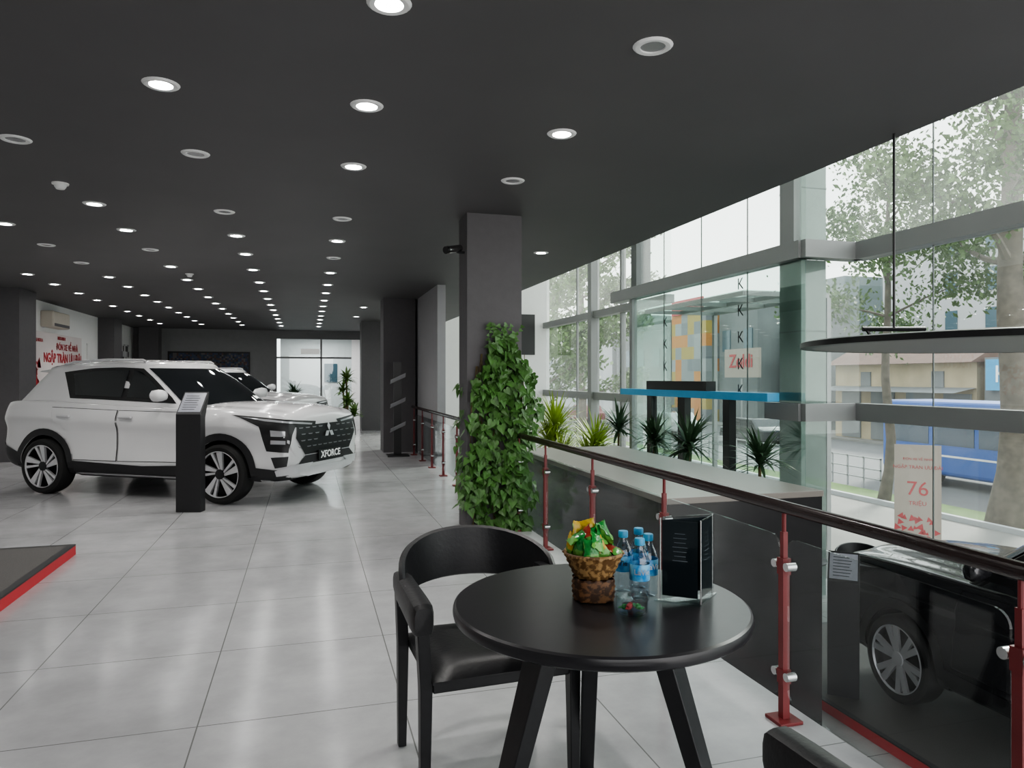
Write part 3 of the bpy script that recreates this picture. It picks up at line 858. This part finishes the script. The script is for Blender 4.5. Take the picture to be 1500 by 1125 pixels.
    part('windscreen', mb.add(vs, fs), M['carglass'], cab=True)
    mb = MB(); vs = []; fs = []
    for i in range(5):
        z = 1.20+.28*i/4
        for j in range(ny+1):
            y = w(z)*.82*(2*j/ny-1); vs.append((xr(z)+.16*abs(y/w(z))**4-.008, y, z))
    for i in range(4):
        for j in range(ny): fs.append((i*(ny+1)+j, (i+1)*(ny+1)+j, (i+1)*(ny+1)+j+1, i*(ny+1)+j+1))
    part('rear_window', mb.add(vs, fs), M['carglass'], cab=True)
    def sidepoly(poly, s, off):
        P = []
        for (a, b) in zip(poly, poly[1:]+poly[:1]):
            for k in range(6): P.append((a[0]+(b[0]-a[0])*k/6, a[1]+(b[1]-a[1])*k/6))
        pts = [(x, s*(w(z)+off), z) for x, z in P]
        f = list(range(len(pts)))
        return MB().add(pts, [f if s < 0 else f[::-1]])
    fr = [(.63,1.14),(.55,1.20),(.03,1.52),(-.3,1.535),(-.75,1.535),(-1.22,1.51),(-1.14,1.38),(-1.02,1.19)]
    w1 = [(.50,1.19),(.41,1.24),(.02,1.475),(-.10,1.50),(-.13,1.20)]
    w2 = [(-.21,1.20),(-.18,1.50),(-.72,1.50),(-1.06,1.475),(-1.00,1.36),(-.94,1.225)]
    for s in (-1, 1):
        part('window_surround', sidepoly(fr, s, .005), M['blk'], False, cab=True)
        for q in (w1, w2): part('side_window', sidepoly(q, s, .010), M['carglass'], False, cab=True)
        mb = MB().tube([adj(Vector((x_, s*.60, z_))) for x_, z_ in ((.0,1.60),(-.05,1.625),(-.6,1.64),(-1.15,1.635),(-1.3,1.61))], .016, 8)
        part('roof_rail', mb, M['silver'] if not suv else M['blk'])
    Z = (0,0,1)
    def pp(polys, ua, d, off, step=.06):
        mb = MB()
        for poly in polys:
            v, f = patch(bvh, poly, ua, Z, d, off, step); mb.add(v, f)
        return mb
    for s in (-1, 1):
        dd = (0,-s,0)
        part('sill_cladding', pp([[(-.90,.21),(.90,.21),(.86,.43),(.2,.40),(-.86,.43)]], (1,0,0), dd, .012), M['plastic'])
        part('rear_cladding', pp([[(-2.12,.42),(-1.74,.26),(-1.72,.50),(-2.12,.62)]], (1,0,0), dd, .012), M['plastic'])
        part('front_cladding', pp([[(1.74,.24),(2.10,.29),(2.12,.40),(1.73,.44)]], (1,0,0), dd, .012), M['plastic'])
        for x in (-AX, AX):
            o, i = [], []
            for k in range(25):
                a = math.radians(-18+216*k/24)
                o.append((x+.475*math.cos(a), max(.23, WZ+.475*math.sin(a)))); i.append((x+.392*math.cos(a), max(.215, WZ+.392*math.sin(a))))
            mb = MB()
            for k in range(24):
                v, f = patch(bvh, [i[k], o[k], o[k+1], i[k+1]], (1,0,0), Z, dd, .014, .5); mb.add(v, f)
            part('wheel_arch_trim', mb, M['plastic'])
        for outer in ([(.80,.46),(.80,.68),(.72,1.05),(-.175,1.06),(-.175,.44)], [(-.185,.44),(-.185,1.06),(-1.20,1.09),(-1.16,.93),(-.98,.80),(-.87,.62),(-.85,.44)]):
            cx = sum(p[0] for p in outer)/len(outer); cz = sum(p[1] for p in outer)/len(outer)
            inn = [(cx+(p[0]-cx)*.984, cz+(p[1]-cz)*.975) for p in outer]
            part('door_gap', pp([outer], (1,0,0), dd, .005), M['blk'])
            dr = part('door', pp([inn], (1,0,0), dd, .009), paint)
            hx = -.03 if outer[0][0] > 0 else -.98
            mbh = MB().box(hx-.10, hx+.10, *sorted((s*.890, s*.928)), .965, .995)
            mbh.xf(S); obj(mbh, 'door_handle', M['silver'] if not suv else paint, dr, bevel=.01)
        prof = [(0,.0),(.03,.35),(.08,.8),(.16,1.),(.24,.95),(.27,.6),(.275,0)]
        vs = []
        for (t_, k_) in prof:
            for q in range(12):
                a = 2*pi*q/12
                vs.append((.50+.055*k_*math.cos(a)+(.04 if math.cos(a) > 0 else 0)*k_, s*(.80+t_*.9), 1.245+.072*k_*math.sin(a)))
        fs = []
        for i in range(len(prof)-1):
            for q in range(12):
                q2 = (q+1) % 12
                g = (i*12+q, i*12+q2, (i+1)*12+q2, (i+1)*12+q); fs.append(g if s > 0 else g[::-1])
        part('side_mirror', MB().add(vs, fs), paint, autos=False)
        ua = (1, -s, 0); dg = (-1, -s, 0)
        part('headlight_housing', pp([[(.42,1.03),(.75,1.0),(1.05,.965),(1.36,.935),(1.34,.87),(1.06,.885),(1.02,.80),(.98,.60),(.76,.62),(.68,.90),(.50,.998)]], ua, dg, .008, .05), M['blk'])
        part('daytime_light', pp([[(.50,1.008),(.75,.982),(1.30,.915),(1.29,.898),(.75,.958)]], ua, dg, .013, .05), M['headl'])
        part('headlight', pp([[(.79,.86),(.94,.845),(.94,.79),(.80,.795)]], ua, dg, .013, .05), M['headl'])
        part('headlight', pp([[(.80,.75),(.95,.745),(.95,.70),(.80,.70)]], ua, dg, .013, .05), M['headl'])
        part('fog_light', pp([[(.80,.55),(.98,.56),(.96,.45),(.84,.43)]], ua, dg, .010, .05), M['plastic'])
        part('bumper_wing', pp([[(1.02,.46),(1.30,.46),(1.22,.38),(.86,.34),(.84,.40)]], ua, dg, .016, .05), M['silver'])
        part('tail_light', pp([[(-1.30,1.0),(-1.95,.95),(-1.95,1.05),(-1.45,1.08)]] , (1, s, 0), (1, -s, 0), .010, .05), M['taill'])
    Y = (0,1,0); dx = (-1,0,0)
    part('grille', pp([[(-.62,.90),(.62,.90),(.66,.76),(.50,.56),(-.50,.56),(-.66,.76)]], Y, dx, .010), M['blk'])
    bars = []
    for r in range(4):
        z = .875-.072*r; hw = [.60,.63,.58,.52][r]
        c = 9
        for k in range(c):
            y = -hw+2*hw*(k+.5)/c+(.03 if r % 2 else -.03)
            if abs(y) < .16 and r < 3: continue
            bars.append([(y-.046,z),(y+.046,z),(y+.030,z-.012),(y-.030,z-.012)])
    gp = part('grille_pattern', pp(bars, Y, dx, .018, .5), M['grillesilver']); gp['kind'] = 'stuff'
    def rh(cx, cz, a, b, ang):
        pts = [(0,0),(b,a*.5),(0,a),(-b,a*.5)]
        ca, sa = math.cos(ang), math.sin(ang)
        return [(cx+p[0]*ca-p[1]*sa, cz+p[0]*sa+p[1]*ca) for p in pts]
    em = [rh(0,.805,.115,.034,0), rh(0,.805,.115,.034,2*pi/3), rh(0,.805,.115,.034,-2*pi/3)]
    part('emblem', pp(em, Y, dx, .030, .5), M['silver'], False)
    part('skid_plate', pp([[(-.66,.43),(-.30,.40),(.30,.40),(.66,.43),(.58,.34),(.40,.31),(-.40,.31),(-.58,.34)]], Y, dx, .016), M['silver'])
    part('lower_bumper', pp([[(-.50,.55),(.50,.55),(.64,.45),(-.64,.45)]], Y, dx, .011), M['plastic'])
    pl = part('number_plate', MB().box(2.205,2.225,-.26,.26,.47,.59), M['blk'], False)
    if plate:
        text('lettering', plate, .115, M['txtw'], S @ mtx((2.228,0,.53), Y, Z), pl, .001, bold=.003)
    for x in (-AX, AX):
        for s in (-1, 1):
            Wt = bpy.data.objects.new('wheel', None); COL.objects.link(Wt); Wt.parent = T
            Wt.location = S @ Vector((x, s*.81, WZ))
            def wp(nm, mb, m, sm=True):
                mb.xf(S); return obj(mb, nm, m, Wt, sm)
            o = s
            tp = [(.262,-.10),(.31,-.112),(.337,-.10),(.345,-.07),(.345,.07),(.337,.10),(.31,.112),(.262,.10)]
            wp('tyre', MB().lathe(tp, 48, axis='y'), M['rubber'])
            wp('rim_barrel', MB().lathe([(.265,o*.105),(.255,o*.085),(.245,o*.02),(.0,o*.015)], 40, axis='y'), M['blk'])
            wp('rim_lip', MB().lathe([(.266,o*.100),(.268,o*.112),(.262,o*.114),(.256,o*.095)], 48, axis='y'), M['silver'])
            ns = 5 if not suv else 6
            for k in range(ns):
                mb = MB(); a = 2*pi*k/ns+.3
                if suv: blades = [(-.17,-.10,.024,.022),(.17,.10,.024,.022)]
                else: blades = [(.0,-.45,.040,.012),(.40,.12,.017,.010)]
                for (d0, d1, we, wi) in blades:
                    a2 = a+d0; a1 = a+d1
                    e = Vector((math.cos(a2),0,math.sin(a2)))*.256; i0 = Vector((math.cos(a1),0,math.sin(a1)))*.05
                    tw = (e-i0).normalized().cross(Vector((0,1,0)))
                    vs = []
                    for (p, wd, y_) in ((i0, wi, .085), (e, we, .106)):
                        for (u_, yv) in ((-1, y_-.03), (1, y_-.03), (1, y_), (-1, y_)):
                            vs.append((p.x+tw.x*u_*wd, o*yv, p.z+tw.z*u_*wd))
                    mb.add(vs, [(0,1,2,3),(7,6,5,4),(0,4,5,1),(1,5,6,2),(2,6,7,3),(3,7,4,0)])
                wp('spoke', mb, M['silver'], False)
            wp('hub_cap', MB().lathe([(.060,o*.07),(.057,o*.095),(.03,o*.10),(0,o*.10)], 24, axis='y'), M['plastic'] if not suv else M['silver'])
    return T
ang = math.atan2(-.543, .84)
car1 = build_car((-1.59, 10.23, 0), ang, 'white compact SUV with black grille and lower cladding', M['carwhite'])
dup(car1, (-1.75, 16.9, 0), ang, 'white SUV parked behind the nearer white car')
build_car((6.08, 3.86, LF+.10), pi/2, 'black SUV with silver alloy wheels on platform', M['carblack'], (1.04, 1.02, 1.14), '', suv=True)

# ------------------------------------------------------------------ info kiosks
def kiosk(loc, rot, label):
    t = thing('info_stand', label, 'information stand', loc, rot, group='slanted information stands')
    prof = [(-.06,0),(.06,0),(.06,1.02),(.17,1.29),(.155,1.30),(-.06,1.06)]
    vs = [(-.135, y, z) for y, z in prof]+[(.135, y, z) for y, z in prof]; n = 6
    fs = [tuple(range(n)), tuple(reversed(range(n, 2*n)))]+[(k, n+k, n+(k+1) % n, (k+1) % n) for k in range(n)]
    obj(MB().add(vs, fs), 'stand_body', M['plastic'], t, bevel=.004)
    d = Vector((0, .215, .24)).normalized(); nn = Vector((0,-d.z,d.y))
    b = Vector((0,-.06,1.06))+nn*.004
    pts = [b+Vector((-.12,0,0))+d*.03, b+Vector((.12,0,0))+d*.03, b+Vector((.12,0,0))+d*.30, b+Vector((-.12,0,0))+d*.30]
    obj(MB().add(pts, [(0,1,2,3)]), 'info_panel', M['screen'], t)
    mb = MB()
    for k in range(7):
        q = b+nn*.001+d*(.06+.032*k)
        mb.add([q+Vector((-.09,0,0)), q+Vector((.05+.01*(k % 3),0,0)), q+Vector((.05+.01*(k % 3),0,0))+d*.008, q+Vector((-.09,0,0))+d*.008], [(0,1,2,3)])
    obj(mb, 'printed_lines', M['txtd'], t)
    return t
k1 = kiosk((-1.22, 8.40, 0), -.28, 'black slanted top information stand beside white car')
dup(k1, (4.80, 5.50, LF+.10), -.75, 'black slanted top information stand beside black car')

t = thing('brochure_rack', 'thin dark upright brochure rack with curved shelves', 'display rack', (1.62, 13.3, 0))
obj(MB().box(-.20,.20,-.16,.16,0,.03), 'base', M['blk'], t, bevel=.005)
obj(MB().box(-.07,.07,.02,.05,.03,1.75), 'upright', M['blk'], t)
for z in (.50, .95, 1.4):
    mb = MB(); pts = [(-.02,z-.04),(-.05,z-.06),(-.09,z-.03),(-.12,z+.02)]
    vs = []
    for y, zz in pts: vs += [(-.14,y+.04,zz),(.14,y+.04,zz+.13)]
    mb.add(vs, [(0,1,3,2),(2,3,5,4),(4,5,7,6)])
    obj(mb, 'shelf', M['silver'], t, True)

# ------------------------------------------------------------------ left wall items
t = thing('wall_poster', 'large pale poster with red promotional lettering', 'poster', (-5.2, 17.5, .6))
obj(MB().box(.0, .02, -2.4, 1.65, 0, 1.80), 'poster_sheet', M['poster'], t)
RT = (0,1,0); UP = (0,0,1)
text('lettering', 'ĐÓN XE VỀ NHÀ', .19, M['txtr'], mtx((.026, .60, 1.52), RT, UP), t, .002, bold=.004)
text('lettering', 'NGẬP TRÀN ƯU ĐÃI', .27, M['txtr'], mtx((.026, .35, 1.27), RT, UP), t, .002, bold=.008)
text('lettering', 'MALAKULA', .10, M['txtr'], mtx((.026, -1.2, 1.62), RT, UP), t, .002, bold=.001)
text('lettering', 'MITSUBISHI', .10, M['txtr'], mtx((.026, .2, 1.71), RT, UP), t, .002, bold=.001)
mb = MB()
for k in range(40):
    y = R.uniform(-1.9,-1.1); z = R.uniform(.4,1.2); s = R.uniform(.05,.14); a = R.random()*3
    pts = [(.024, y+s*math.cos(a+i*pi/3)*(1 if i % 2 else .5), z+s*math.sin(a+i*pi/3)*(1 if i % 2 else .5)) for i in range(6)]
    mb.add(pts, [tuple(range(6))])
obj(mb, 'printed_flowers', M['redbright'], t)['kind'] = 'stuff'
t = thing('air_conditioner', 'cream wall mounted split air conditioner', 'air conditioner', (-5.2, 17.0, 2.50))
obj(MB().box(-.01,.24,-.52,.52,0,.33), 'casing', M['beige'], t, bevel=.03)
obj(MB().box(.10,.245,-.47,.47,.02,.08), 'louvre', M['dgrey'], t)
obj(MB().box(-5.2,-5.17,19.6,20.4,0,2.3), 'door_1', M['white'], kind='structure', label='plain white interior door in side wall', cat='door')
obj(MB().box(-5.2,-5.17,21.9,23.8,1.0,2.45), 'wall_picture', M['bwposter'], label='black and white portrait grid picture on white wall', cat='picture')
t = thing('wall_mural', 'long dark framed night city picture', 'picture', (-3.0, 24.5, 1.0))
obj(MB().box(-1.22,1.22,-.03,-.0,0,1.3), 'frame', M['blk'], t)
obj(MB().box(-1.17,1.17,-.036,-.03,.05,1.25), 'picture', M['mural'], t)
obj(MB().box(.62,1.1,27.75,27.80,1.3,2.0), 'wall_picture', M['winblue'], label='small framed picture on the office wall', cat='picture')
obj(MB().box(-.2,.40,24.50,24.58,2.25,2.42), 'exit_light_box', M['lampwhite'], label='small glowing white light box on office front', cat='sign')
obj(MB().box(6.6,7.05,YE-.03,YE,2.2,3.5), 'wall_picture', M['blk'], label='dark framed picture high on the white wall', cat='picture')
l = bpy.data.lights.new('office_light', 'AREA'); l.energy = 90; l.size = 1.5
o = bpy.data.objects.new('office_light', l); COL.objects.link(o); o.location = (.4, 26.2, 2.95)

# ------------------------------------------------------------------ plants
def spiky(loc, stem, n, L, width, m, label, up=.6, heads=1):
    t = thing('potted_plant', label, 'plant', loc)
    obj(MB().lathe([(0,0),(.13,0),(.17,.30),(.18,.32),(.16,.32),(.15,.28),(0,.28)], 20), 'pot', M['pot'], t, True)
    mb = MB(); lf = MB()
    for h in range(heads):
        a0 = h*2.4; top = Vector((.12*h*math.cos(a0), .12*h*math.sin(a0), stem*(1-.22*h)))
        mb.tube([(0,0,.2), top*.6+Vector((0,0,.02)), top], [.03,.025,.02], 8)
        for k in range(n):
            a = R.uniform(0, 2*pi); el = R.uniform(-.2, 1.3); l = L*R.uniform(.7,1.1)
            d = Vector((math.cos(a)*math.cos(el), math.sin(a)*math.cos(el), math.sin(el)))
            sd = Vector((-math.sin(a), math.cos(a), 0)); p = top.copy()+Vector((0,0,R.uniform(-.08,.08)))
            vs = []; seg = 5
            for i in range(seg+1):
                q = i/seg; ww = width*math.sin(pi*min(.98, .15+q*.85))
                vs += [p-sd*ww, p+sd*ww]
                p = p+d*(l/seg); d = (d+Vector((0,0,-.16*(1.6-up)))).normalized()
            lf.add(vs, [(2*i,2*i+1,2*i+3,2*i+2) for i in range(seg)])
    obj(mb, 'stem', M['vine'], t, True); obj(lf, 'foliage', m, t)
    return t
D = 'tall spiky dark green dracaena in grey pot'
spiky((5.5, 12.0, LF), 2.1, 90, .6, .024, M['dracaena'], D)
spiky((5.5, 10.6, LF), 2.0, 90, .55, .024, M['dracaena'], D)
spiky((5.5, 9.5, LF), 2.0, 120, .65, .024, M['dracaena'], D)
spiky((5.6, 7.9, LF), 1.95, 100, .55, .024, M['dracaena'], D)
P = 'feathery yellow green palm in grey pot'
spiky((5.9, 16.6, LF), 1.8, 160, 1.0, .022, M['palm'], P, up=.9, heads=3)
spiky((5.8, 13.8, LF), 1.6, 140, .85, .022, M['palm'], P, up=.9, heads=3)
spiky((-.4, 23.9, 0), .9, 70, .5, .035, M['dracaena'], 'leafy dark green potted plant by office front', heads=2)
spiky((1.0, 19.2, 0), 1.45, 60, .34, .030, M['shrub'], 'slim green potted plant beside grey column', heads=4)

c3 = dup(ch, (6.97, 7.66, LF), 2.6, 'black armchair on the sunken level near glass'); c3.pop('group', None)
t = thing('side_table', 'small round black cafe table near the glass', 'table', (6.12, 7.72, LF))
obj(MB().lathe([(0,.70),(.28,.70),(.29,.72),(.28,.73),(0,.73)], 32), 'tabletop', M['tabletop'], t, True)
obj(MB().lathe([(.2,0),(.2,.02),(.025,.04),(.025,.70)], 20), 'pedestal', M['blk'], t, True)

LC = (4.69, 3.54, 1.68)
t = thing('pendant_lamp', 'large flat black disc pendant with pale underside', 'lamp', LC)
obj(MB().lathe([(0,.030),(1.48,.030),(1.5,.022),(1.5,-.014),(1.42,-.016)], 96), 'lamp_shade', M['blk'], t, True)
obj(MB().lathe([(0,-.014),(1.42,-.014)], 96), 'diffuser', M['diffuser'], t)
wx, wy = 3.62-LC[0], 3.70-LC[1]
obj(MB().tube([(wx,wy,.08),(wx,wy,CZ-LC[2])], .008, 8), 'suspension_cable', M['blk'], t, True)
a = Vector((.9608,-.2773,0))
b0_ = Vector((wx,wy,.085))
obj(MB().tube([b0_-a*.20, b0_+a*.20], .015, 8).tube([b0_-a*.18, b0_-a*.14+Vector((0,0,-.055))], .010, 6).tube([b0_+a*.18, b0_+a*.14+Vector((0,0,-.055))], .010, 6), 'bracket', M['blk'], t, True)

# ------------------------------------------------------------------ OUTSIDE
def out(mb, name, m, label, cat, **k): return obj(mb, name, m, label=label, cat=cat, **k)
out(MB().box(XB+.15, 15.0, -20, 90, GZ-.3, GZ), 'pavement', M['pave'], 'pale paved forecourt outside the glass', 'pavement', kind='structure')
out(MB().box(15.15, 16.6, -20, 90, GZ-.3, GZ+.03), 'grass_verge', M['grass'], 'narrow planted verge with grass', 'grass', kind='structure')
out(MB().box(15.0, 15.15, -20, 90, GZ-.3, GZ+.12), 'curb', M['concrete'], 'pale concrete curb along verge', 'curb', kind='structure')
out(MB().box(16.6, 29, -20, 120, GZ-.3, GZ-.05), 'road', M['asphalt'], 'grey asphalt city street', 'road', kind='structure')
out(MB().box(29, 90, -20, 140, GZ-.3, GZ+.05), 'pavement', M['pave'], 'far pavement below the shops', 'pavement', kind='structure')

def tree(base, H, r, label, nb=12, leaves=5000, spread=3.2, first=.35, ls=.16, lean=(0,0)):
    t = thing('street_tree', label, 'tree', base)
    mb = MB(); pts = []; rs = []
    for i in range(12):
        q = i/11; pts.append(Vector((lean[0]*q+.12*math.sin(i*1.3), lean[1]*q+.12*math.cos(i*1.1)-.12, H*q))); rs.append(r*(1.25 if i == 0 else 1-.75*q))
    mb.tube(pts, rs, 12)
    ends = []
    for b in range(nb):
        q = first+(1-first)*(b+R.random()*.5)/nb; p = pts[min(11, int(q*11))].copy(); a = b*2.4+R.random(); L = spread*R.uniform(.6,1.1)
        d = Vector((math.cos(a), math.sin(a), R.uniform(.2,.7))).normalized(); bp = [p]
        for k in range(4):
            d = (d+Vector((R.uniform(-.35,.35), R.uniform(-.35,.35), R.uniform(-.15,.25)))).normalized()
            bp.append(bp[-1]+d*L/4)
            if k > 0: ends.append(bp[-1].copy())
        mb.tube(bp, [r*.28,r*.2,r*.13,r*.08,r*.03], 6)
        for k in (2, 3):
            d2 = (d+Vector((R.uniform(-1,1), R.uniform(-1,1), R.uniform(-.4,.4)))).normalized()
            e = bp[k]+d2*L*.35; mb.tube([bp[k], e], [r*.09, r*.02], 5); ends.append(e)
    obj(mb, 'trunk', M['bark'], t, True)
    lf = MB()
    for k in range(leaves):
        c = R.choice(ends); p = c+Vector((R.gauss(0,.45), R.gauss(0,.45), R.gauss(0,.28)))
        n = Vector((R.gauss(0,1), R.gauss(0,1), R.gauss(.4,1))).normalized(); u = n.orthogonal().normalized(); s = n.cross(u); z = ls*R.uniform(.6,1.2)
        lf.add([p-u*z, p+s*z*.45, p+u*z, p-s*z*.45], [(0,1,2,3)])
    obj(lf, 'foliage', M['treeleaf'], t)
    return t
tree((15.75, 12.75, GZ), 13.5, .38, 'large street tree with mottled pale trunk', 16, 20000, 4.2, .42, .105)
tree((15.6, 16.3, GZ), 9.5, .15, 'slender street tree with light foliage', 10, 7500, 2.3, .5, .095)
tree((15.8, 40., GZ), 13, .3, 'leafy street tree along the verge', 14, 8000, 4.5, .25, .20)
tree((15.8, 56., GZ), 14, .3, 'leafy street tree along the verge', 14, 5000, 5.5, .2, .32)
tree((11.0, 33., GZ), 11, .25, 'leafy tree on the forecourt', 14, 9000, 4.0, .2, .17)

t = thing('city_bus', 'blue city bus with dark windows passing by', 'bus', (20.8, 15.2, GZ-.05))
obj(MB().box(-1.2,1.2,-5.4,5.4,.35,2.75), 'bus_body', M['busblue'], t, bevel=.15)
for k in range(6):
    y = -4.9+1.66*k
    obj(MB().box(-1.215,-1.19,y,y+1.5,1.35,2.3), 'window', M['busglass'], t)
obj(MB().box(-1.21,-1.19,-5.1,5.1,.98,1.04), 'white_stripe', M['white'], t)
for y in (-3.2, 3.4):
    obj(MB().lathe([(0,-.14),(.46,-.14),(.48,0),(.46,.14),(0,.14)], 24, axis='y').xf(Matrix.Rotation(pi/2, 4, 'Z')).xf(Matrix.Translation((-1.1,y,.48))), 'wheel', M['rubber'], t, True)
mb = MB()
for k in range(60):
    y = 18+.7*k; mb.box(17.1,17.14,y,y+.04,GZ-.05,GZ+.95)
for z in (.25,.55,.9): mb.box(17.1,17.14,18,60,GZ+z,GZ+z+.04)
out(mb, 'street_fence', M['mgrey'], 'pale tubular pedestrian fence along the street', 'fence')
for (x, y, m) in ((22, 40, M['carwhite']), (25, 47, M['carblack']), (21, 52, M['red']), (23, 33, M['carblack'])):
    t = thing('car', 'small distant car driving on the street', 'car', (x, y, GZ-.05), pi/2)
    pr = [(-2,.3),(-2,.85),(-1.5,.95),(-1.1,1.4),(.4,1.4),(1.0,.95),(1.9,.8),(2,.3)]
    vs = [(a, -.85, b) for a, b in pr]+[(a, .85, b) for a, b in pr]; n = 8
    obj(MB().add(vs, [tuple(range(n)), tuple(reversed(range(n,2*n)))]+[(k, n+k, n+(k+1) % n, (k+1) % n) for k in range(n)]), 'body', m, t, bevel=.08)
    for s in (-.86, .86):
        obj(MB().add([(-1.3,s,.98),(-1.0,s,1.32),(.35,s,1.32),(.8,s,.98)], [(0,1,2,3)]), 'window', M['carglass'], t)
    for x_ in (-1.2,1.25):
        obj(MB().lathe([(0,-.8),(.3,-.8),(.32,0),(.3,.8),(0,.8)], 16, axis='y').xf(Matrix.Translation((x_,0,.3))), 'wheel', M['rubber'], t, True)
t = thing('roll_up_banner', 'beige standing banner with faint red print', 'banner', (12.3, 11.95, GZ), -.79)
obj(MB().box(-.43,.43,-.01,.01,.06,2.05), 'banner_sheet', M['banner'], t)
obj(MB().box(-.45,.45,-.12,.12,0,.06), 'banner_base', M['chrome'], t)
for s_, z_, q_ in (('ĐÓN XE VỀ NHÀ', 1.75, .07), ('NGẬP TRÀN ƯU ĐÃI', 1.58, .098), ('76', 1.12, .42), ('TRIỆU', .82, .12)):
    text('lettering', s_, q_, M['txtr'], mtx((0,-.014,z_), (1,0,0), UP), t, .001)
mb = MB()
for k in range(18):
    y = R.uniform(-.4,.4); z = R.uniform(.1,.55); s = R.uniform(.04,.1); a_ = R.random()*3
    mb.add([(y+s*math.cos(a_+i*pi/3)*(1 if i % 2 else .5), -.013, z+s*math.sin(a_+i*pi/3)*(1 if i % 2 else .5)) for i in range(6)], [tuple(range(6))])
obj(mb, 'printed_flowers', M['txtr'], t)['kind'] = 'stuff'

def building(x0,x1,y0,y1,h,m,label, wins=(), wm=None):
    t = thing('building', label, 'building', ((x0+x1)/2, (y0+y1)/2, GZ))
    a, b = (x1-x0)/2, (y1-y0)/2
    obj(MB().box(-a,a,-b,b,0,h), 'walls', m, t)
    for (u, z, w_, hh) in wins:
        obj(MB().box(-a-.08,-a+.02, u-w_/2, u+w_/2, z, z+hh), 'window', wm or M['winblue'], t)
    return t, a, b
t, a, b = building(30, 36, 25.8, 35, 4.3, M['yellowwall'], 'old yellow shop row with brown tiled roof',
   [(-3.6,.1,1.5,2.6),(-1.4,.1,1.6,2.6),(1.0,.1,1.6,2.6),(3.3,.1,1.4,2.6),(-2.5,3.0,.7,.8),(2.2,3.0,.7,.8)], M['greywall'])
vs = [(-a-.6,-b-.2,4.2),(-a-.6,b+.2,4.2),(a+.6,b+.2,4.2),(a+.6,-b-.2,4.2),(0,-b-.2,6.0),(0,b+.2,6.0)]
obj(MB().add(vs, [(0,4,5,1),(2,5,4,3),(0,3,4),(1,5,2),(0,1,2,3)]), 'roof', M['rooftile'], t)
obj(MB().add([(-a-1.4,-b,2.75),(-a-.02,-b,3.0),(-a-.02,b,3.0),(-a-1.4,b,2.75)], [(0,1,2,3)]), 'awning', M['greywall'], t)
t, a, b = building(30, 36, 18, 25.4, 4.4, M['greywall'], 'grey shop unit with blue fascia sign', [(-2,.1,2.4,2.6),(1.6,.1,2.4,2.6)])
obj(MB().box(-a-.3,-a,-3.5,3.4,2.9,4.3), 'fascia_sign', M['blue'], t)
text('lettering', 'KH', 1.1, M['txtw'], mtx((-a-.32, 2.2, 3.6), (0,-1,0), UP), t, .01)
w_ = [(-4+3.0*i, 6.5+2.6*j, .9, 1.5) for i in range(4) for j in range(3)]
building(42, 50, 22, 44, 13., M['concrete'], 'tall plain white apartment block', w_)
building(40.5, 48, 46.3, 51, 11.5, M['greenglassb'], 'green grey glazed office tower')
building(32, 40, 39, 42.2, 7., M['greywall'], 'narrow grey townhouse beside the shops', [(0,4.2,1.4,1.6)])
building(31, 39, 44, 48.9, 9.5, M['greywall'], 'grey rendered shop building with upper windows', [(-1.4,5.5,1.,1.6),(1.4,5.5,1.,1.6)])
t, a, b = building(30, 38, 49.2, 54.6, 8.7, M['orangegrid'], 'shop building covered in orange and yellow panels')
obj(MB().box(-a-.2,-a,-2.4,2.4,8.7,9.9), 'rooftop_sign', M['redbright'], t)
building(30, 40, 55, 66, 8.5, M['greywall'], 'long grey row of shops', [(-3,4.5,1.5,1.6),(0,4.5,1.5,1.6),(3,4.5,1.5,1.6)])
building(30, 40, 67, 100, 10, M['concrete'], 'distant pale building at the end of street', [(-8,5,2,2),(-3,5,2,2),(3,5,2,2)])
t = thing('shop_sign', 'pale street sign with large red lettering', 'sign', (29, 42.9, GZ))
obj(MB().box(-.05,.05,-.1,.1,0,3.4), 'pole', M['alu'], t)
obj(MB().box(-.1,.1,-2.0,2.0,3.5,5.5), 'sign_board', M['banner'], t)
text('lettering', 'Zoldi', 1.3, M['txtr'], mtx((-.13, 0, 4.6), (0,-1,0), UP), t, .01, bold=.02)

# ------------------------------------------------------------------ light, world, camera
w = bpy.data.worlds.new('World'); SC.world = w; w.use_nodes = True
nt = w.node_tree; bg = nt.nodes['Background']
tc = nt.nodes.new('ShaderNodeTexCoord'); sp = nt.nodes.new('ShaderNodeSeparateXYZ'); nt.links.new(tc.outputs['Generated'], sp.inputs[0])
rp = nt.nodes.new('ShaderNodeValToRGB')
rp.color_ramp.elements[0].position = .0; rp.color_ramp.elements[0].color = (1,.985,.965,1)
rp.color_ramp.elements[1].position = .9; rp.color_ramp.elements[1].color = (.90,.94,1,1)
nt.links.new(sp.outputs[2], rp.inputs[0]); nt.links.new(rp.outputs[0], bg.inputs[0])
bg.inputs[1].default_value = 3.4
s = bpy.data.lights.new('sun', 'SUN'); s.energy = 8.0; s.angle = math.radians(14); s.color = (1,.96,.90)
so = bpy.data.objects.new('sun', s); COL.objects.link(so); so.location = (20,10,20)
so.rotation_euler = Vector((-.72,-.40,-.62)).to_track_quat('-Z','Y').to_euler()
try:
    SC.view_settings.look = 'AgX - Medium High Contrast'
except Exception: pass

cam = bpy.data.cameras.new('camera'); co = bpy.data.objects.new('camera', cam); COL.objects.link(co)
co.location = (0,0,1.45); co.rotation_euler = (pi/2, 0, -math.atan(300/1040))
cam.sensor_width = 36; cam.lens = 1040/1500*36; cam.shift_y = -8.5/1500; cam.clip_start = .02; cam.clip_end = 500
SC.camera = co
